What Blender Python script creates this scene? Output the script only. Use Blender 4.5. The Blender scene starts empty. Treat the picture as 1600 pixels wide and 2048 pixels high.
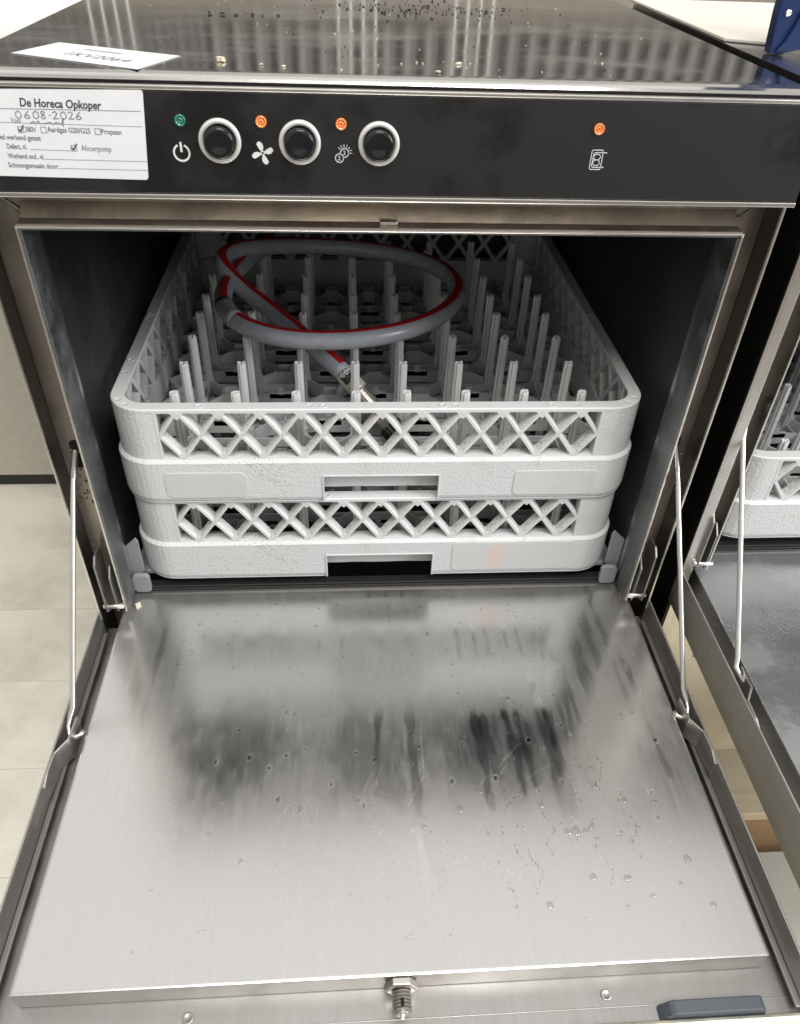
import bpy, bmesh, math, random
import numpy as np
from mathutils import Matrix, Vector
random.seed(7); rng = np.random.default_rng(7)
S = bpy.context.scene
C = S.collection
PI = math.pi

# ------------------------------------------------------------------ camera
def cam_basis(rx, ry, rz):
    a, b, c = [math.radians(v) for v in (rx, ry, rz)]
    Rz = np.array([[math.cos(c), -math.sin(c), 0], [math.sin(c), math.cos(c), 0], [0, 0, 1]])
    Rx = np.array([[1, 0, 0], [0, math.cos(a), -math.sin(a)], [0, math.sin(a), math.cos(a)]])
    Ry = np.array([[math.cos(b), 0, math.sin(b)], [0, 1, 0], [-math.sin(b), 0, math.cos(b)]])
    return Rz @ Rx @ Ry
Mb = cam_basis(-39.711, -2.3808, -4.925)
cd = bpy.data.cameras.new('camera'); cam = bpy.data.objects.new('camera', cd); C.objects.link(cam)
m = Matrix.Identity(4)
for i in range(3):
    m[i][0] = Mb[i, 0]; m[i][1] = Mb[i, 2]; m[i][2] = -Mb[i, 1]
m[0][3], m[1][3], m[2][3] = -0.0314, -0.5917, 0.3709
cam.matrix_world = m
cd.sensor_fit = 'VERTICAL'; cd.sensor_height = 24; cd.lens = 24 * 1521 / 2048
cd.clip_start = 0.01; cd.clip_end = 200
S.camera = cam
cd.dof.use_dof = True; cd.dof.focus_distance = 0.78; cd.dof.aperture_fstop = 14

# ------------------------------------------------------------------ light
W = bpy.data.worlds.new('World'); S.world = W; W.use_nodes = True
bg = W.node_tree.nodes['Background']; bg.inputs[0].default_value = (1.0, 0.985, 0.96, 1); bg.inputs[1].default_value = 0.56
def area(name, loc, target, sx, sy, power, col):
    l = bpy.data.lights.new(name, 'AREA'); l.shape = 'RECTANGLE'; l.size = sx; l.size_y = sy
    l.energy = power; l.color = col
    o = bpy.data.objects.new(name, l); C.objects.link(o); o.location = loc
    d = Vector(target) - Vector(loc); o.rotation_euler = d.to_track_quat('-Z', 'Y').to_euler()
    return o
area('ceiling_light', (0.2, -1.4, 2.6), (0, 0, -0.1), 1.6, 1.2, 60, (1, 0.98, 0.95))
area('rear_reflection_fill', (-0.2, 1.5, 3.0), (-0.2, 1.2, 0), 4.2, 2.8, 10, (1, 0.985, 0.955))  # added lamp without a known fixture; brightens the door's lower reflection
area('doorway_light', (2.9, -1.5, 1.3), (0.2, -0.1, -0.2), 1.4, 1.6, 75, (0.96, 0.985, 1.0))
S.view_settings.view_transform = 'Standard'; S.view_settings.look = 'None'
S.view_settings.exposure = 0.30; S.view_settings.gamma = 1
S.cycles.max_bounces = 10; S.cycles.glossy_bounces = 6; S.cycles.diffuse_bounces = 5; S.cycles.transmission_bounces = 6
S.cycles.use_denoising = True
S.cycles.caustics_reflective = False; S.cycles.caustics_refractive = False

# ------------------------------------------------------------------ materials
def new_mat(name):
    mt = bpy.data.materials.new(name); mt.use_nodes = True
    nt = mt.node_tree; return mt, nt, nt.nodes, nt.links, nt.nodes['Principled BSDF']
def coords(nt, scale=(1, 1, 1), kind='Object', rot=(0, 0, 0)):
    tc = nt.nodes.new('ShaderNodeTexCoord'); mp = nt.nodes.new('ShaderNodeMapping')
    mp.inputs['Scale'].default_value = scale; mp.inputs['Rotation'].default_value = rot
    nt.links.new(tc.outputs[kind], mp.inputs[0]); return mp.outputs[0]
def noise(nt, vec, scale, detail=3, rough=0.55):
    n = nt.nodes.new('ShaderNodeTexNoise'); n.inputs['Scale'].default_value = scale
    n.inputs['Detail'].default_value = detail; n.inputs['Roughness'].default_value = rough
    nt.links.new(vec, n.inputs['Vector']); return n.outputs[0]
def ramp(nt, fac, stops):
    r = nt.nodes.new('ShaderNodeValToRGB'); e = r.color_ramp.elements
    while len(e) < len(stops): e.new(0.5)
    for i, (p, c) in enumerate(stops):
        e[i].position = p; e[i].color = (c if isinstance(c, tuple) else (c, c, c)) + (1,) if not (isinstance(c, tuple) and len(c) == 4) else c
    nt.links.new(fac, r.inputs[0]); return r.outputs[0]
def mix(nt, fac, a, b, typ='MIX'):
    x = nt.nodes.new('ShaderNodeMix'); x.data_type = 'RGBA'; x.blend_type = typ
    for sock, v in ((x.inputs[0], fac), (x.inputs[6], a), (x.inputs[7], b)):
        if hasattr(v, 'links'): nt.links.new(v, sock)
        elif isinstance(v, (int, float)): sock.default_value = v
        else: sock.default_value = tuple(v) + (1,) if len(v) == 3 else v
    return x.outputs[2]
def math_n(nt, op, a, b=0.0, clamp=False):
    x = nt.nodes.new('ShaderNodeMath'); x.operation = op; x.use_clamp = clamp
    for sock, v in ((x.inputs[0], a), (x.inputs[1], b)):
        if hasattr(v, 'links'): nt.links.new(v, sock)
        else: sock.default_value = v
    return x.outputs[0]
def bump(nt, h, dist, strength=1.0, normal=None):
    b = nt.nodes.new('ShaderNodeBump'); b.inputs['Distance'].default_value = dist; b.inputs['Strength'].default_value = strength
    nt.links.new(h, b.inputs['Height'])
    if normal is not None: nt.links.new(normal, b.inputs['Normal'])
    return b.outputs[0]
def plain(name, col, rough=0.5, metal=0.0, spec=0.5, coat=0.0):
    mt, nt, N, L, P = new_mat(name)
    n = noise(nt, coords(nt), 60, 4)
    c = mix(nt, n, tuple(v * 0.9 for v in col), tuple(min(1, v * 1.08) for v in col)); L.new(c, P.inputs['Base Color'])
    r = ramp(nt, noise(nt, coords(nt), 25, 4), [(0.3, max(0, rough - 0.06)), (0.7, min(1, rough + 0.06))]); L.new(r, P.inputs['Roughness'])
    P.inputs['Metallic'].default_value = metal; P.inputs['Specular IOR Level'].default_value = spec
    P.inputs['Coat Weight'].default_value = coat
    return mt
def steel(name, col, r0, r1, brush=(1, 1, 1), bscale=200, bd=0.00004, stain=None, stain_amt=0.5, stain_scale=9, aniso=0.0):
    mt, nt, N, L, P = new_mat(name)
    P.inputs['Metallic'].default_value = 1.0
    br = noise(nt, coords(nt, brush), bscale, 4, 0.6)
    cl = noise(nt, coords(nt), 7, 5, 0.6)
    rr = math_n(nt, 'ADD', ramp(nt, cl, [(0.3, r0), (0.7, r1)]), math_n(nt, 'MULTIPLY', br, 0.08))
    L.new(rr, P.inputs['Roughness'])
    base = mix(nt, br, tuple(v * 0.88 for v in col), tuple(min(1, v * 1.1) for v in col))
    if stain:
        f = ramp(nt, noise(nt, coords(nt), stain_scale, 7, 0.7), [(0.48, 0.0), (0.68, stain_amt)])
        base = mix(nt, f, base, stain)
        L.new(math_n(nt, 'SUBTRACT', 1.0, math_n(nt, 'MULTIPLY', f, 0.7)), P.inputs['Metallic'])
    L.new(base, P.inputs['Base Color'])
    L.new(bump(nt, br, bd, 0.6), P.inputs['Normal'])
    P.inputs['Anisotropic'].default_value = aniso
    return mt
M = {}
M['edge'] = steel('bright_steel_edge', (0.75, 0.72, 0.67), 0.2, 0.3, (1, 1, 1), 40, 0.00001)
M['jamb'] = steel('stained_reflection_tint_jamb', (0.40, 0.355, 0.305), 0.24, 0.42, (1, 1, 0.04), 260, 0.00005, (0.16, 0.13, 0.10), 0.7, 14)  # brown base puts a dark floor reflection into the colour; stains on top
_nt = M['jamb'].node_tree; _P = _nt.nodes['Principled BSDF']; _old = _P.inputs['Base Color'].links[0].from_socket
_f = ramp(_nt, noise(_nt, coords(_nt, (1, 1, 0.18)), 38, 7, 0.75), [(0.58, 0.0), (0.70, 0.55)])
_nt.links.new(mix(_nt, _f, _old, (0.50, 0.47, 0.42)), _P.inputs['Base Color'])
M['rod'] = steel('rod_steel', (0.66, 0.635, 0.60), 0.2, 0.32, (1, 1, 0.1))
M['dark_steel'] = steel('dark_bracket_steel', (0.34, 0.33, 0.315), 0.25, 0.45, (1, 1, 1), 200, 0.0001, (0.10, 0.09, 0.08), 0.6, 40)
M['tray'] = steel('door_tray_steel', (0.42, 0.41, 0.395), 0.30, 0.42, (1, 0.05, 1), 260, 0.00003, (0.30, 0.27, 0.235), 0.5, 18)
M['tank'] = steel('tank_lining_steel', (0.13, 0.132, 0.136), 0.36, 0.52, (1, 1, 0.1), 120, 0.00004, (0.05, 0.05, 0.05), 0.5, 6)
M['liner'] = steel('opening_liner_steel', (0.24, 0.245, 0.25), 0.30, 0.48, (1, 1, 0.05), 160, 0.00005, (0.30, 0.30, 0.30), 0.6, 24)
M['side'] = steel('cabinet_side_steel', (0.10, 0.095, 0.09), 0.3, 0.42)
M['low'] = steel('lower_panel_steel', (0.93, 0.87, 0.74), 0.28, 0.40, (3, 1, 0.4), 14, 0.0012, (0.86, 0.80, 0.64), 0.9, 5)
M['latch'] = steel('latch_steel', (0.72, 0.69, 0.64), 0.12, 0.22)
M['chrome_ring'] = plain('satin_ring', (0.74, 0.73, 0.69), 0.38, 0.35)
M['rim'] = steel('door_rim_steel', (0.50, 0.485, 0.455), 0.34, 0.5, (1, 0.05, 1), 200, 0.00005, (0.26, 0.22, 0.17), 0.6, 14)
M['neighbour_top'] = steel('neighbour_top_steel', (0.62, 0.61, 0.60), 0.10, 0.18, (0.05, 1, 1))

def top_mat():
    mt, nt, N, L, P = new_mat('worktop_steel')
    P.inputs['Metallic'].default_value = 1.0
    br = noise(nt, coords(nt, (0.04, 1, 1)), 300, 4, 0.6)
    bl = noise(nt, coords(nt, (0.5, 1, 1)), 11, 8, 0.68)
    f = ramp(nt, bl, [(0.5, 0.0), (0.72, 0.45)])
    L.new(mix(nt, f, mix(nt, br, (0.62, 0.60, 0.565), (0.72, 0.70, 0.665)), (0.50, 0.47, 0.42)), P.inputs['Base Color'])
    L.new(math_n(nt, 'SUBTRACT', 1.0, math_n(nt, 'MULTIPLY', f, 0.5)), P.inputs['Metallic'])
    L.new(math_n(nt, 'ADD', ramp(nt, bl, [(0.35, 0.045), (0.7, 0.13)]), math_n(nt, 'MULTIPLY', br, 0.03)), P.inputs['Roughness'])
    wav = noise(nt, coords(nt, (1, 1, 1)), 6, 2, 0.4)
    L.new(bump(nt, br, 0.00002, 0.4, bump(nt, wav, 0.0006, 0.5)), P.inputs['Normal'])
    return mt
M['top'] = top_mat()

def door_mat():
    mt, nt, N, L, P = new_mat('door_panel_steel')
    at = N.new('ShaderNodeAttribute'); at.attribute_name = 'film'
    film = at.outputs['Fac']
    br = noise(nt, coords(nt, (1, 0.03, 1)), 420, 5, 0.65)
    br2 = noise(nt, coords(nt, (1, 0.12, 1)), 90, 5, 0.65)
    fl = math_n(nt, 'ADD', film, math_n(nt, 'MULTIPLY', math_n(nt, 'SUBTRACT', br2, 0.5), 0.20), True)
    L.new(mix(nt, br, (0.60, 0.59, 0.575), (0.70, 0.69, 0.67)), P.inputs['Base Color'])
    L.new(math_n(nt, 'ADD', math_n(nt, 'MULTIPLY', fl, 0.24), math_n(nt, 'MULTIPLY', br, 0.09)), P.inputs['Roughness'])
    rg = nt.nodes.new('ShaderNodeMath'); rg.operation = 'ADD'
    # mist on the steel: a thin diffuse layer
    P.inputs['Metallic'].default_value = 1.0
    P.inputs['Anisotropic'].default_value = 0.0
    L.new(bump(nt, br, 0.00003, 0.5), P.inputs['Normal'])
    D = N.new('ShaderNodeBsdfDiffuse'); D.inputs[0].default_value = (0.50, 0.49, 0.475, 1)
    mx = N.new('ShaderNodeMixShader'); L.new(math_n(nt, 'MULTIPLY', fl, 0.24), mx.inputs[0])
    L.new(P.outputs[0], mx.inputs[1]); L.new(D.outputs[0], mx.inputs[2])
    L.new(mx.outputs[0], N['Material Output'].inputs[0])
    return mt
M['door'] = door_mat()

def plastic(name, textured):
    mt, nt, N, L, P = new_mat(name)
    co = coords(nt)
    n1 = noise(nt, co, 22, 6, 0.7)
    dirt = ramp(nt, n1, [(0.57, 0.0), (0.78, 0.6)])
    sp_ = ramp(nt, math_n(nt, 'MULTIPLY', noise(nt, co, 420, 3, 0.7), noise(nt, co, 9, 3, 0.6)), [(0.355, 0.0), (0.40, 0.6)])
    tint = mix(nt, noise(nt, co, 6, 3), (0.595, 0.61, 0.615), (0.63, 0.63, 0.61))
    L.new(mix(nt, sp_, mix(nt, dirt, tint, (0.52, 0.48, 0.40)), (0.30, 0.24, 0.15)), P.inputs['Base Color'])
    P.inputs['Roughness'].default_value = 0.5 if textured else 0.42
    P.inputs['Specular IOR Level'].default_value = 0.35
    if textured:
        v = nt.nodes.new('ShaderNodeTexVoronoi'); v.feature = 'SMOOTH_F1'; v.inputs['Scale'].default_value = 520
        wv = nt.nodes.new('ShaderNodeVectorMath'); wv.operation = 'ADD'
        sc = nt.nodes.new('ShaderNodeVectorMath'); sc.operation = 'SCALE'; sc.inputs['Scale'].default_value = 0.012
        nn = nt.nodes.new('ShaderNodeTexNoise'); nn.inputs['Scale'].default_value = 160
        L.new(co, nn.inputs['Vector']); L.new(nn.outputs[1], sc.inputs[0]); L.new(co, wv.inputs[0]); L.new(sc.outputs[0], wv.inputs[1])
        L.new(wv.outputs[0], v.inputs['Vector'])
        L.new(bump(nt, v.outputs[0], 0.0007, 0.7), P.inputs['Normal'])
    else:
        L.new(bump(nt, noise(nt, co, 90, 3), 0.0004, 0.3), P.inputs['Normal'])
    return mt
M['rack'] = plastic('smooth_rack_plastic', False)
M['rack_skin'] = plastic('pebbled_rack_plastic', True)
M['patch'] = plain('rack_patch_plastic', (0.56, 0.56, 0.55), 0.4)

def panel_mat():
    mt, nt, N, L, P = new_mat('black_control_panel')
    n = noise(nt, coords(nt, (1, 1, 1)), 13, 6, 0.62)
    sm = ramp(nt, n, [(0.52, 0.0), (0.62, 1.0)])
    L.new(mix(nt, sm, (0.0125, 0.0120, 0.0122), (0.006, 0.006, 0.006)), P.inputs['Base Color'])
    L.new(math_n(nt, 'ADD', ramp(nt, n, [(0.5, 0.36), (0.66, 0.24)]), math_n(nt, 'MULTIPLY', noise(nt, coords(nt, (0.05, 1, 1)), 500, 3), 0.06)), P.inputs['Roughness'])
    P.inputs['Specular IOR Level'].default_value = 0.6
    return mt
M['panel'] = panel_mat()
M['black_gloss'] = plain('black_button_plastic', (0.010, 0.010, 0.011), 0.12, 0, 0.5)
M['black_rubber'] = plain('black_rubber', (0.012, 0.012, 0.012), 0.5)
M['void'] = plain('dark_gap', (0.006, 0.006, 0.006), 0.9)
M['white_print'] = plain('white_print', (0.72, 0.72, 0.72), 0.5)
M['ink'] = plain('grey_ink', (0.13, 0.13, 0.14), 0.7)
M['ink_dark'] = plain('dark_ink', (0.05, 0.05, 0.055), 0.7)
M['pen'] = plain('pen_ink', (0.17, 0.17, 0.22), 0.7)
M['paper'] = plain('white_sticker_paper', (0.74, 0.74, 0.75), 0.55)
M['guide'] = plain('grey_guide_plastic', (0.27, 0.275, 0.28), 0.4)
M['hose'] = plain('grey_hose_rubber', (0.34, 0.355, 0.385), 0.27)
_nt = M['hose'].node_tree; _P = _nt.nodes['Principled BSDF']; _old = _P.inputs['Base Color'].links[0].from_socket
_f = ramp(_nt, noise(_nt, coords(_nt), 55, 7, 0.75), [(0.56, 0.0), (0.70, 0.55)])
_nt.links.new(mix(_nt, _f, _old, (0.20, 0.18, 0.15)), _P.inputs['Base Color'])
_nt.links.new(bump(_nt, noise(_nt, coords(_nt), 70, 4), 0.0006, 0.35), _P.inputs['Normal'])
M['red'] = plain('red_stripe_rubber', (0.42, 0.012, 0.014), 0.4)
M['fitting'] = steel('fitting_steel', (0.42, 0.40, 0.37), 0.32, 0.45, (1, 1, 1), 120, 0.0001, (0.18, 0.10, 0.08), 0.8, 60)
M['handle'] = plain('slate_handle_plastic', (0.075, 0.086, 0.10), 0.45)
M['blue'] = plain('blue_plastic', (0.003, 0.018, 0.085), 0.35)
M['freezer'] = plain('white_enamel', (0.84, 0.82, 0.76), 0.4)
M['scale'] = plain('limescale_grime', (0.24, 0.20, 0.155), 0.8)
M['crumb_dark'] = plain('dark_crumbs', (0.04, 0.03, 0.025), 0.9)
M['crumb_light'] = plain('pale_crumbs', (0.75, 0.68, 0.52), 0.8)
def lamp_mat(name, col):
    mt, nt, N, L, P = new_mat(name)
    co = coords(nt); L.new(mix(nt, noise(nt, co, 300, 2), col, tuple(min(1, c * 1.5 + 0.01) for c in col)), P.inputs['Base Color'])
    P.inputs['Roughness'].default_value = 0.12; P.inputs['Coat Weight'].default_value = 0.6
    return mt
M['orange'] = lamp_mat('orange_lens', (0.75, 0.20, 0.04)); M['green'] = lamp_mat('green_lens', (0.005, 0.14, 0.085))

def wood(name, a, b, stretch=(1, 9, 9), dirt=(0.3, 0.22, 0.14), damt=0.4, sc=6):
    mt, nt, N, L, P = new_mat(name)
    g = noise(nt, coords(nt, stretch), sc, 7, 0.65)
    bl = noise(nt, coords(nt), 4, 6, 0.65)
    c = mix(nt, g, a, b); c = mix(nt, ramp(nt, bl, [(0.5, 0.0), (0.75, damt)]), c, dirt)
    fine = ramp(nt, noise(nt, coords(nt), 120, 3, 0.7), [(0.68, 0.0), (0.75, 0.5)])
    c = mix(nt, fine, c, dirt)
    L.new(c, P.inputs['Base Color']); P.inputs['Roughness'].default_value = 0.55
    L.new(bump(nt, g, 0.002, 0.5), P.inputs['Normal']); return mt
M['cream'] = wood('cream_painted_board', (0.70, 0.655, 0.54), (0.79, 0.755, 0.66), (1, 5, 5), (0.44, 0.40, 0.33), 0.75)
M['plank'] = wood('pale_pine_plank', (0.80, 0.64, 0.40), (0.90, 0.78, 0.56), (1.2, 9, 9), (0.35, 0.22, 0.12), 0.4)
M['plank_dark'] = wood('brown_wood', (0.34, 0.20, 0.10), (0.55, 0.37, 0.21), (1.2, 7, 7), (0.10, 0.06, 0.03), 0.5)
M['lid_board'] = wood('bleached_board', (0.76, 0.68, 0.58), (0.90, 0.86, 0.77), (1, 6, 6), (0.72, 0.60, 0.50), 0.3, 7)
M['concrete'] = wood('shaded_concrete', (0.10, 0.085, 0.07), (0.16, 0.14, 0.115), (1, 1, 1), (0.08, 0.07, 0.06), 0.4)  # dark tone stands in for shade on the unseen floor in front
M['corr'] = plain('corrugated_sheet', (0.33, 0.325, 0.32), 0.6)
M['corr_lit'] = plain('lit_cladding_rib', (0.48, 0.47, 0.45), 0.6)  # paler than the sheet: light on the corrugation put into the colour
M['wall_cream'] = wood('blockwork_cream', (0.55, 0.50, 0.43), (0.64, 0.58, 0.5), (1, 1, 3), (0.4, 0.35, 0.28), 0.4)
M['wire'] = plain('white_wire', (0.85, 0.83, 0.78), 0.3)
def water_mat():
    mt, nt, N, L, P = new_mat('water_drop')
    tr = N.new('ShaderNodeBsdfTransparent'); tr.inputs[0].default_value = (0.88, 0.885, 0.885, 1)
    gl = N.new('ShaderNodeBsdfGlossy'); gl.inputs['Roughness'].default_value = 0.03
    lw_ = N.new('ShaderNodeLayerWeight'); lw_.inputs[0].default_value = 0.45; ge = N.new('ShaderNodeNewGeometry')
    f = math_n(nt, 'MULTIPLY', math_n(nt, 'ADD', math_n(nt, 'POWER', lw_.outputs['Facing'], 2.2), 0.09), math_n(nt, 'SUBTRACT', 1.0, ge.outputs['Backfacing']), True)
    mx = N.new('ShaderNodeMixShader'); L.new(math_n(nt, 'MULTIPLY', f, 0.95), mx.inputs[0]); L.new(tr.outputs[0], mx.inputs[1]); L.new(gl.outputs[0], mx.inputs[2])
    L.new(mx.outputs[0], N['Material Output'].inputs[0]); return mt
M['water'] = water_mat()
for k_ in ('tray', 'rim'): M[k_].node_tree.nodes['Principled BSDF'].inputs['Metallic'].default_value = 0.6

# ------------------------------------------------------------------ mesh tools
class MB:
    def __init__(s): s.v = []; s.f = []; s.smooth = set()
    def add(s, vs, fs, smooth=False):
        o = len(s.v); s.v += [tuple(p) for p in vs]
        for f in fs:
            if smooth: s.smooth.add(len(s.f))
            s.f.append(tuple(i + o for i in f))
        return s
    def box(s, x0, x1, y0, y1, z0, z1, rz=0, about=None, mat=None):
        vs = [(x, y, z) for z in (z0, z1) for y in (y0, y1) for x in (x0, x1)]
        if rz:
            cx, cy = about or ((x0 + x1) / 2, (y0 + y1) / 2); c, sn = math.cos(rz), math.sin(rz)
            vs = [(cx + (x - cx) * c - (y - cy) * sn, cy + (x - cx) * sn + (y - cy) * c, z) for x, y, z in vs]
        if mat is not None: vs = [tuple(mat @ Vector(v)) for v in vs]
        return s.add(vs, [(0, 2, 3, 1), (4, 5, 7, 6), (0, 1, 5, 4), (2, 6, 7, 3), (0, 4, 6, 2), (1, 3, 7, 5)])
    def prism(s, poly, axis, a0, a1, smooth=False):
        # poly: 2D points; axis: extrusion axis
        def P(u, w, t): return {'x': (t, u, w), 'y': (u, t, w), 'z': (u, w, t)}[axis]
        n = len(poly); vs = [P(u, w, a0) for u, w in poly] + [P(u, w, a1) for u, w in poly]
        s.add(vs, [tuple(range(n)), tuple(range(2 * n - 1, n - 1, -1))])
        return s.add(vs, [(i, (i + 1) % n, n + (i + 1) % n, n + i) for i in range(n)], smooth)
    def lathe(s, prof, seg=24, mat=None, caps=True, smooth=True):
        # prof: (r,h) list about local Z
        vs = []; n = len(prof)
        for r, h in prof:
            for k in range(seg):
                a = 2 * PI * k / seg; vs.append(Vector((r * math.cos(a), r * math.sin(a), h)))
        if mat is not None: vs = [mat @ v for v in vs]
        fs = [(i * seg + k, i * seg + (k + 1) % seg, (i + 1) * seg + (k + 1) % seg, (i + 1) * seg + k) for i in range(n - 1) for k in range(seg)]
        s.add(vs, fs, smooth)
        if caps: s.add(vs, [tuple(range(seg)), tuple((n - 1) * seg + k for k in range(seg))])
        return s
    def tube(s, pts, r, seg=10, caps=True, a0=0, a1=2 * PI, up=None, rr=None):
        pts = [Vector(p) for p in pts]; n = len(pts); vs = []; full = abs(a1 - a0 - 2 * PI) < 1e-6
        nrm = None; cnt = seg if full else seg + 1
        for i, p in enumerate(pts):
            t = (pts[min(i + 1, n - 1)] - pts[max(i - 1, 0)]).normalized()
            if up is not None: q = Vector(up)
            elif nrm is None: q = Vector((0, 0, 1)) if abs(t.z) < 0.9 else Vector((1, 0, 0))
            else: q = nrm
            q = (q - t * q.dot(t)).normalized(); nrm = q; b = t.cross(q)
            R_ = rr[i] if rr else r
            for k in range(cnt):
                a = a0 + (a1 - a0) * k / seg
                vs.append(p + (q * math.cos(a) + b * math.sin(a)) * R_)
        fs = []
        for i in range(n - 1):
            for k in range(seg if full else seg):
                k2 = (k + 1) % cnt
                fs.append((i * cnt + k, i * cnt + k2, (i + 1) * cnt + k2, (i + 1) * cnt + k))
        s.add(vs, fs, True)
        if caps and full: s.add(vs, [tuple(range(cnt)), tuple((n - 1) * cnt + k for k in range(cnt))])
        return s
    def sweep(s, path, prof, closed=False):
        # path: [(x,y,nx,ny)], prof: closed polygon [(offset outwards, z)]
        n = len(path); q = len(prof); vs = []
        for x, y, nx, ny in path:
            for o, z in prof: vs.append((x + nx * o, y + ny * o, z))
        fs = []
        for i in range(n if closed else n - 1):
            j = (i + 1) % n
            for k in range(q):
                k2 = (k + 1) % q; fs.append((i * q + k, j * q + k, j * q + k2, i * q + k2))
        s.add(vs, fs)
        if not closed: s.add(vs, [tuple(range(q)), tuple((n - 1) * q + k for k in range(q))])
        return s
def obj(name, mb, mat, parent=None, off=None, bevel=0, label=None, kind=None, autosmooth=False):
    me = bpy.data.meshes.new(name); me.from_pydata(mb.v, [], mb.f)
    for i in mb.smooth: me.polygons[i].use_smooth = True
    bm = bmesh.new(); bm.from_mesh(me); bmesh.ops.remove_doubles(bm, verts=bm.verts, dist=1e-6)
    bmesh.ops.recalc_face_normals(bm, faces=bm.faces); bm.to_mesh(me); bm.free()
    me.materials.append(M[mat] if isinstance(mat, str) else mat)
    o = bpy.data.objects.new(name, me); C.objects.link(o)
    if parent: o.parent = parent
    if off is not None: o.location = off
    if bevel:
        b = o.modifiers.new('bevel', 'BEVEL'); b.width = bevel; b.segments = 2; b.limit_method = 'ANGLE'; b.angle_limit = math.radians(35)
    if label: o['label'] = label
    if kind: o['kind'] = kind
    return o
def dup_mesh(src, parent, off=None):
    o = src.copy(); C.objects.link(o); o.parent = parent
    if off is not None: o.location = off
    return o
def thing(name, label, cat, loc=(0, 0, 0), group=None):
    o = bpy.data.objects.new(name, None); C.objects.link(o); o.location = loc; o.empty_display_size = 0.1
    o['label'] = label; o['category'] = cat
    if group: o['group'] = group
    return o
def tag(o, label, cat, group=None):
    o['label'] = label; o['category'] = cat
    if group: o['group'] = group
    return o
def text_mesh(txt, size, shear=0.0, bold=0.0, extr=0.00006):
    cu = bpy.data.curves.new('t', 'FONT'); cu.body = txt; cu.size = size; cu.shear = shear; cu.offset = bold; cu.extrude = extr
    cu.resolution_u = 3
    o = bpy.data.objects.new('t', cu); C.objects.link(o)
    dg = bpy.context.evaluated_depsgraph_get(); me = bpy.data.meshes.new_from_object(o.evaluated_get(dg))
    bpy.data.objects.remove(o); return me
def text_obj(name, txt, size, mat, parent, origin, ux, uy, shear=0.0, bold=0.0, off=None):
    me = text_mesh(txt, size, shear, bold)
    ux = Vector(ux).normalized(); uy = Vector(uy).normalized(); uz = ux.cross(uy)
    for v in me.vertices:
        c = v.co.copy(); v.co = Vector(origin) + ux * c.x + uy * c.y + uz * c.z
    me.materials.clear(); me.materials.append(M[mat]); me.name = name
    o = bpy.data.objects.new(name, me); C.objects.link(o); o.parent = parent
    if off is not None: o.location = off
    return o
def rrect(x0, x1, y0, y1, r, seg=5):
    out = []
    for cx, cy, a in ((x1 - r, y1 - r, 0), (x0 + r, y1 - r, PI / 2), (x0 + r, y0 + r, PI), (x1 - r, y0 + r, 1.5 * PI)):
        for k in range(seg + 1):
            t = a + PI / 2 * k / seg; out.append((cx + r * math.cos(t), cy + r * math.sin(t)))
    return out
def ring(mb, cx, cz, r, w, y, seg=28, a0=0, a1=2 * PI, th=0.0002):
    # flat ring facing -Y on a plane at y
    full = abs(a1 - a0 - 2 * PI) < 1e-6; n = seg if full else seg + 1
    vs = []
    for yy in (y, y - th):
        for rr in (r - w / 2, r + w / 2):
            for k in range(n):
                a = a0 + (a1 - a0) * k / seg; vs.append((cx + rr * math.cos(a), yy, cz + rr * math.sin(a)))
    f = []
    for k in range(seg):
        k2 = (k + 1) % n
        f += [(2 * n + k, 2 * n + k2, 3 * n + k2, 3 * n + k), (k, k2, 2 * n + k2, 2 * n + k), (n + k, 3 * n + k, 3 * n + k2, n + k2)]
    mb.add(vs, f)
def bar2(mb, x0, z0, x1, z1, w, y, th=0.0002):
    d = Vector((x1 - x0, 0, z1 - z0)); n = Vector((-d.z, 0, d.x)).normalized() * w / 2
    p = [Vector((x0, y, z0)) + n, Vector((x0, y, z0)) - n, Vector((x1, y, z1)) - n, Vector((x1, y, z1)) + n]
    vs = p + [q + Vector((0, -th, 0)) for q in p]
    mb.add(vs, [(4, 5, 6, 7), (0, 1, 5, 4), (1, 2, 6, 5), (2, 3, 7, 6), (3, 0, 4, 7)])

# ------------------------------------------------------------------ setting: floor, far walls
FZ = -0.60
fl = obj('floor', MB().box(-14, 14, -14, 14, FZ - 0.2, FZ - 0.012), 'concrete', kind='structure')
ys = -0.735; bi = 0; src = None
while ys < 3.6:
    w = 0.1514
    mbx = MB().box(-3.2, 3.4, 0, w, 0, 0.012 - 0.0006 * random.random())
    o = obj('floor_board', mbx, 'cream', fl, (0.05 * random.random(), ys + 0.0, FZ - 0.0125), bevel=0.0003)
    ys += 0.152; bi += 1
# far wall: pale blockwork below, corrugated sheet above
obj('far_wall', MB().box(-9, 12, 6.1, 6.3, FZ - 0.01, 3.4), 'wall_cream', kind='structure')
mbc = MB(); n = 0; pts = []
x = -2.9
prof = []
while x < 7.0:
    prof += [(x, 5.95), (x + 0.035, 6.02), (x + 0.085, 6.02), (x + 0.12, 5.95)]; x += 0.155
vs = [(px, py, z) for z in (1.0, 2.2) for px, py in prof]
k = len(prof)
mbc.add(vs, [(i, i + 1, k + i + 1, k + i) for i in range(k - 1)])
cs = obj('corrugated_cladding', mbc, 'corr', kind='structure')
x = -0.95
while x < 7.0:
    obj('lit_cladding_rib', MB().prism([(-0.036, 5.94), (-0.018, 5.90), (0.018, 5.90), (0.036, 5.94)], 'z', 1.0, 2.2), 'corr_lit', cs, (x, 0, 0)); x += 0.155
M['corr_dark'] = plain('shadow_grey_cladding', (0.10, 0.09, 0.08), 0.6)
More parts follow.
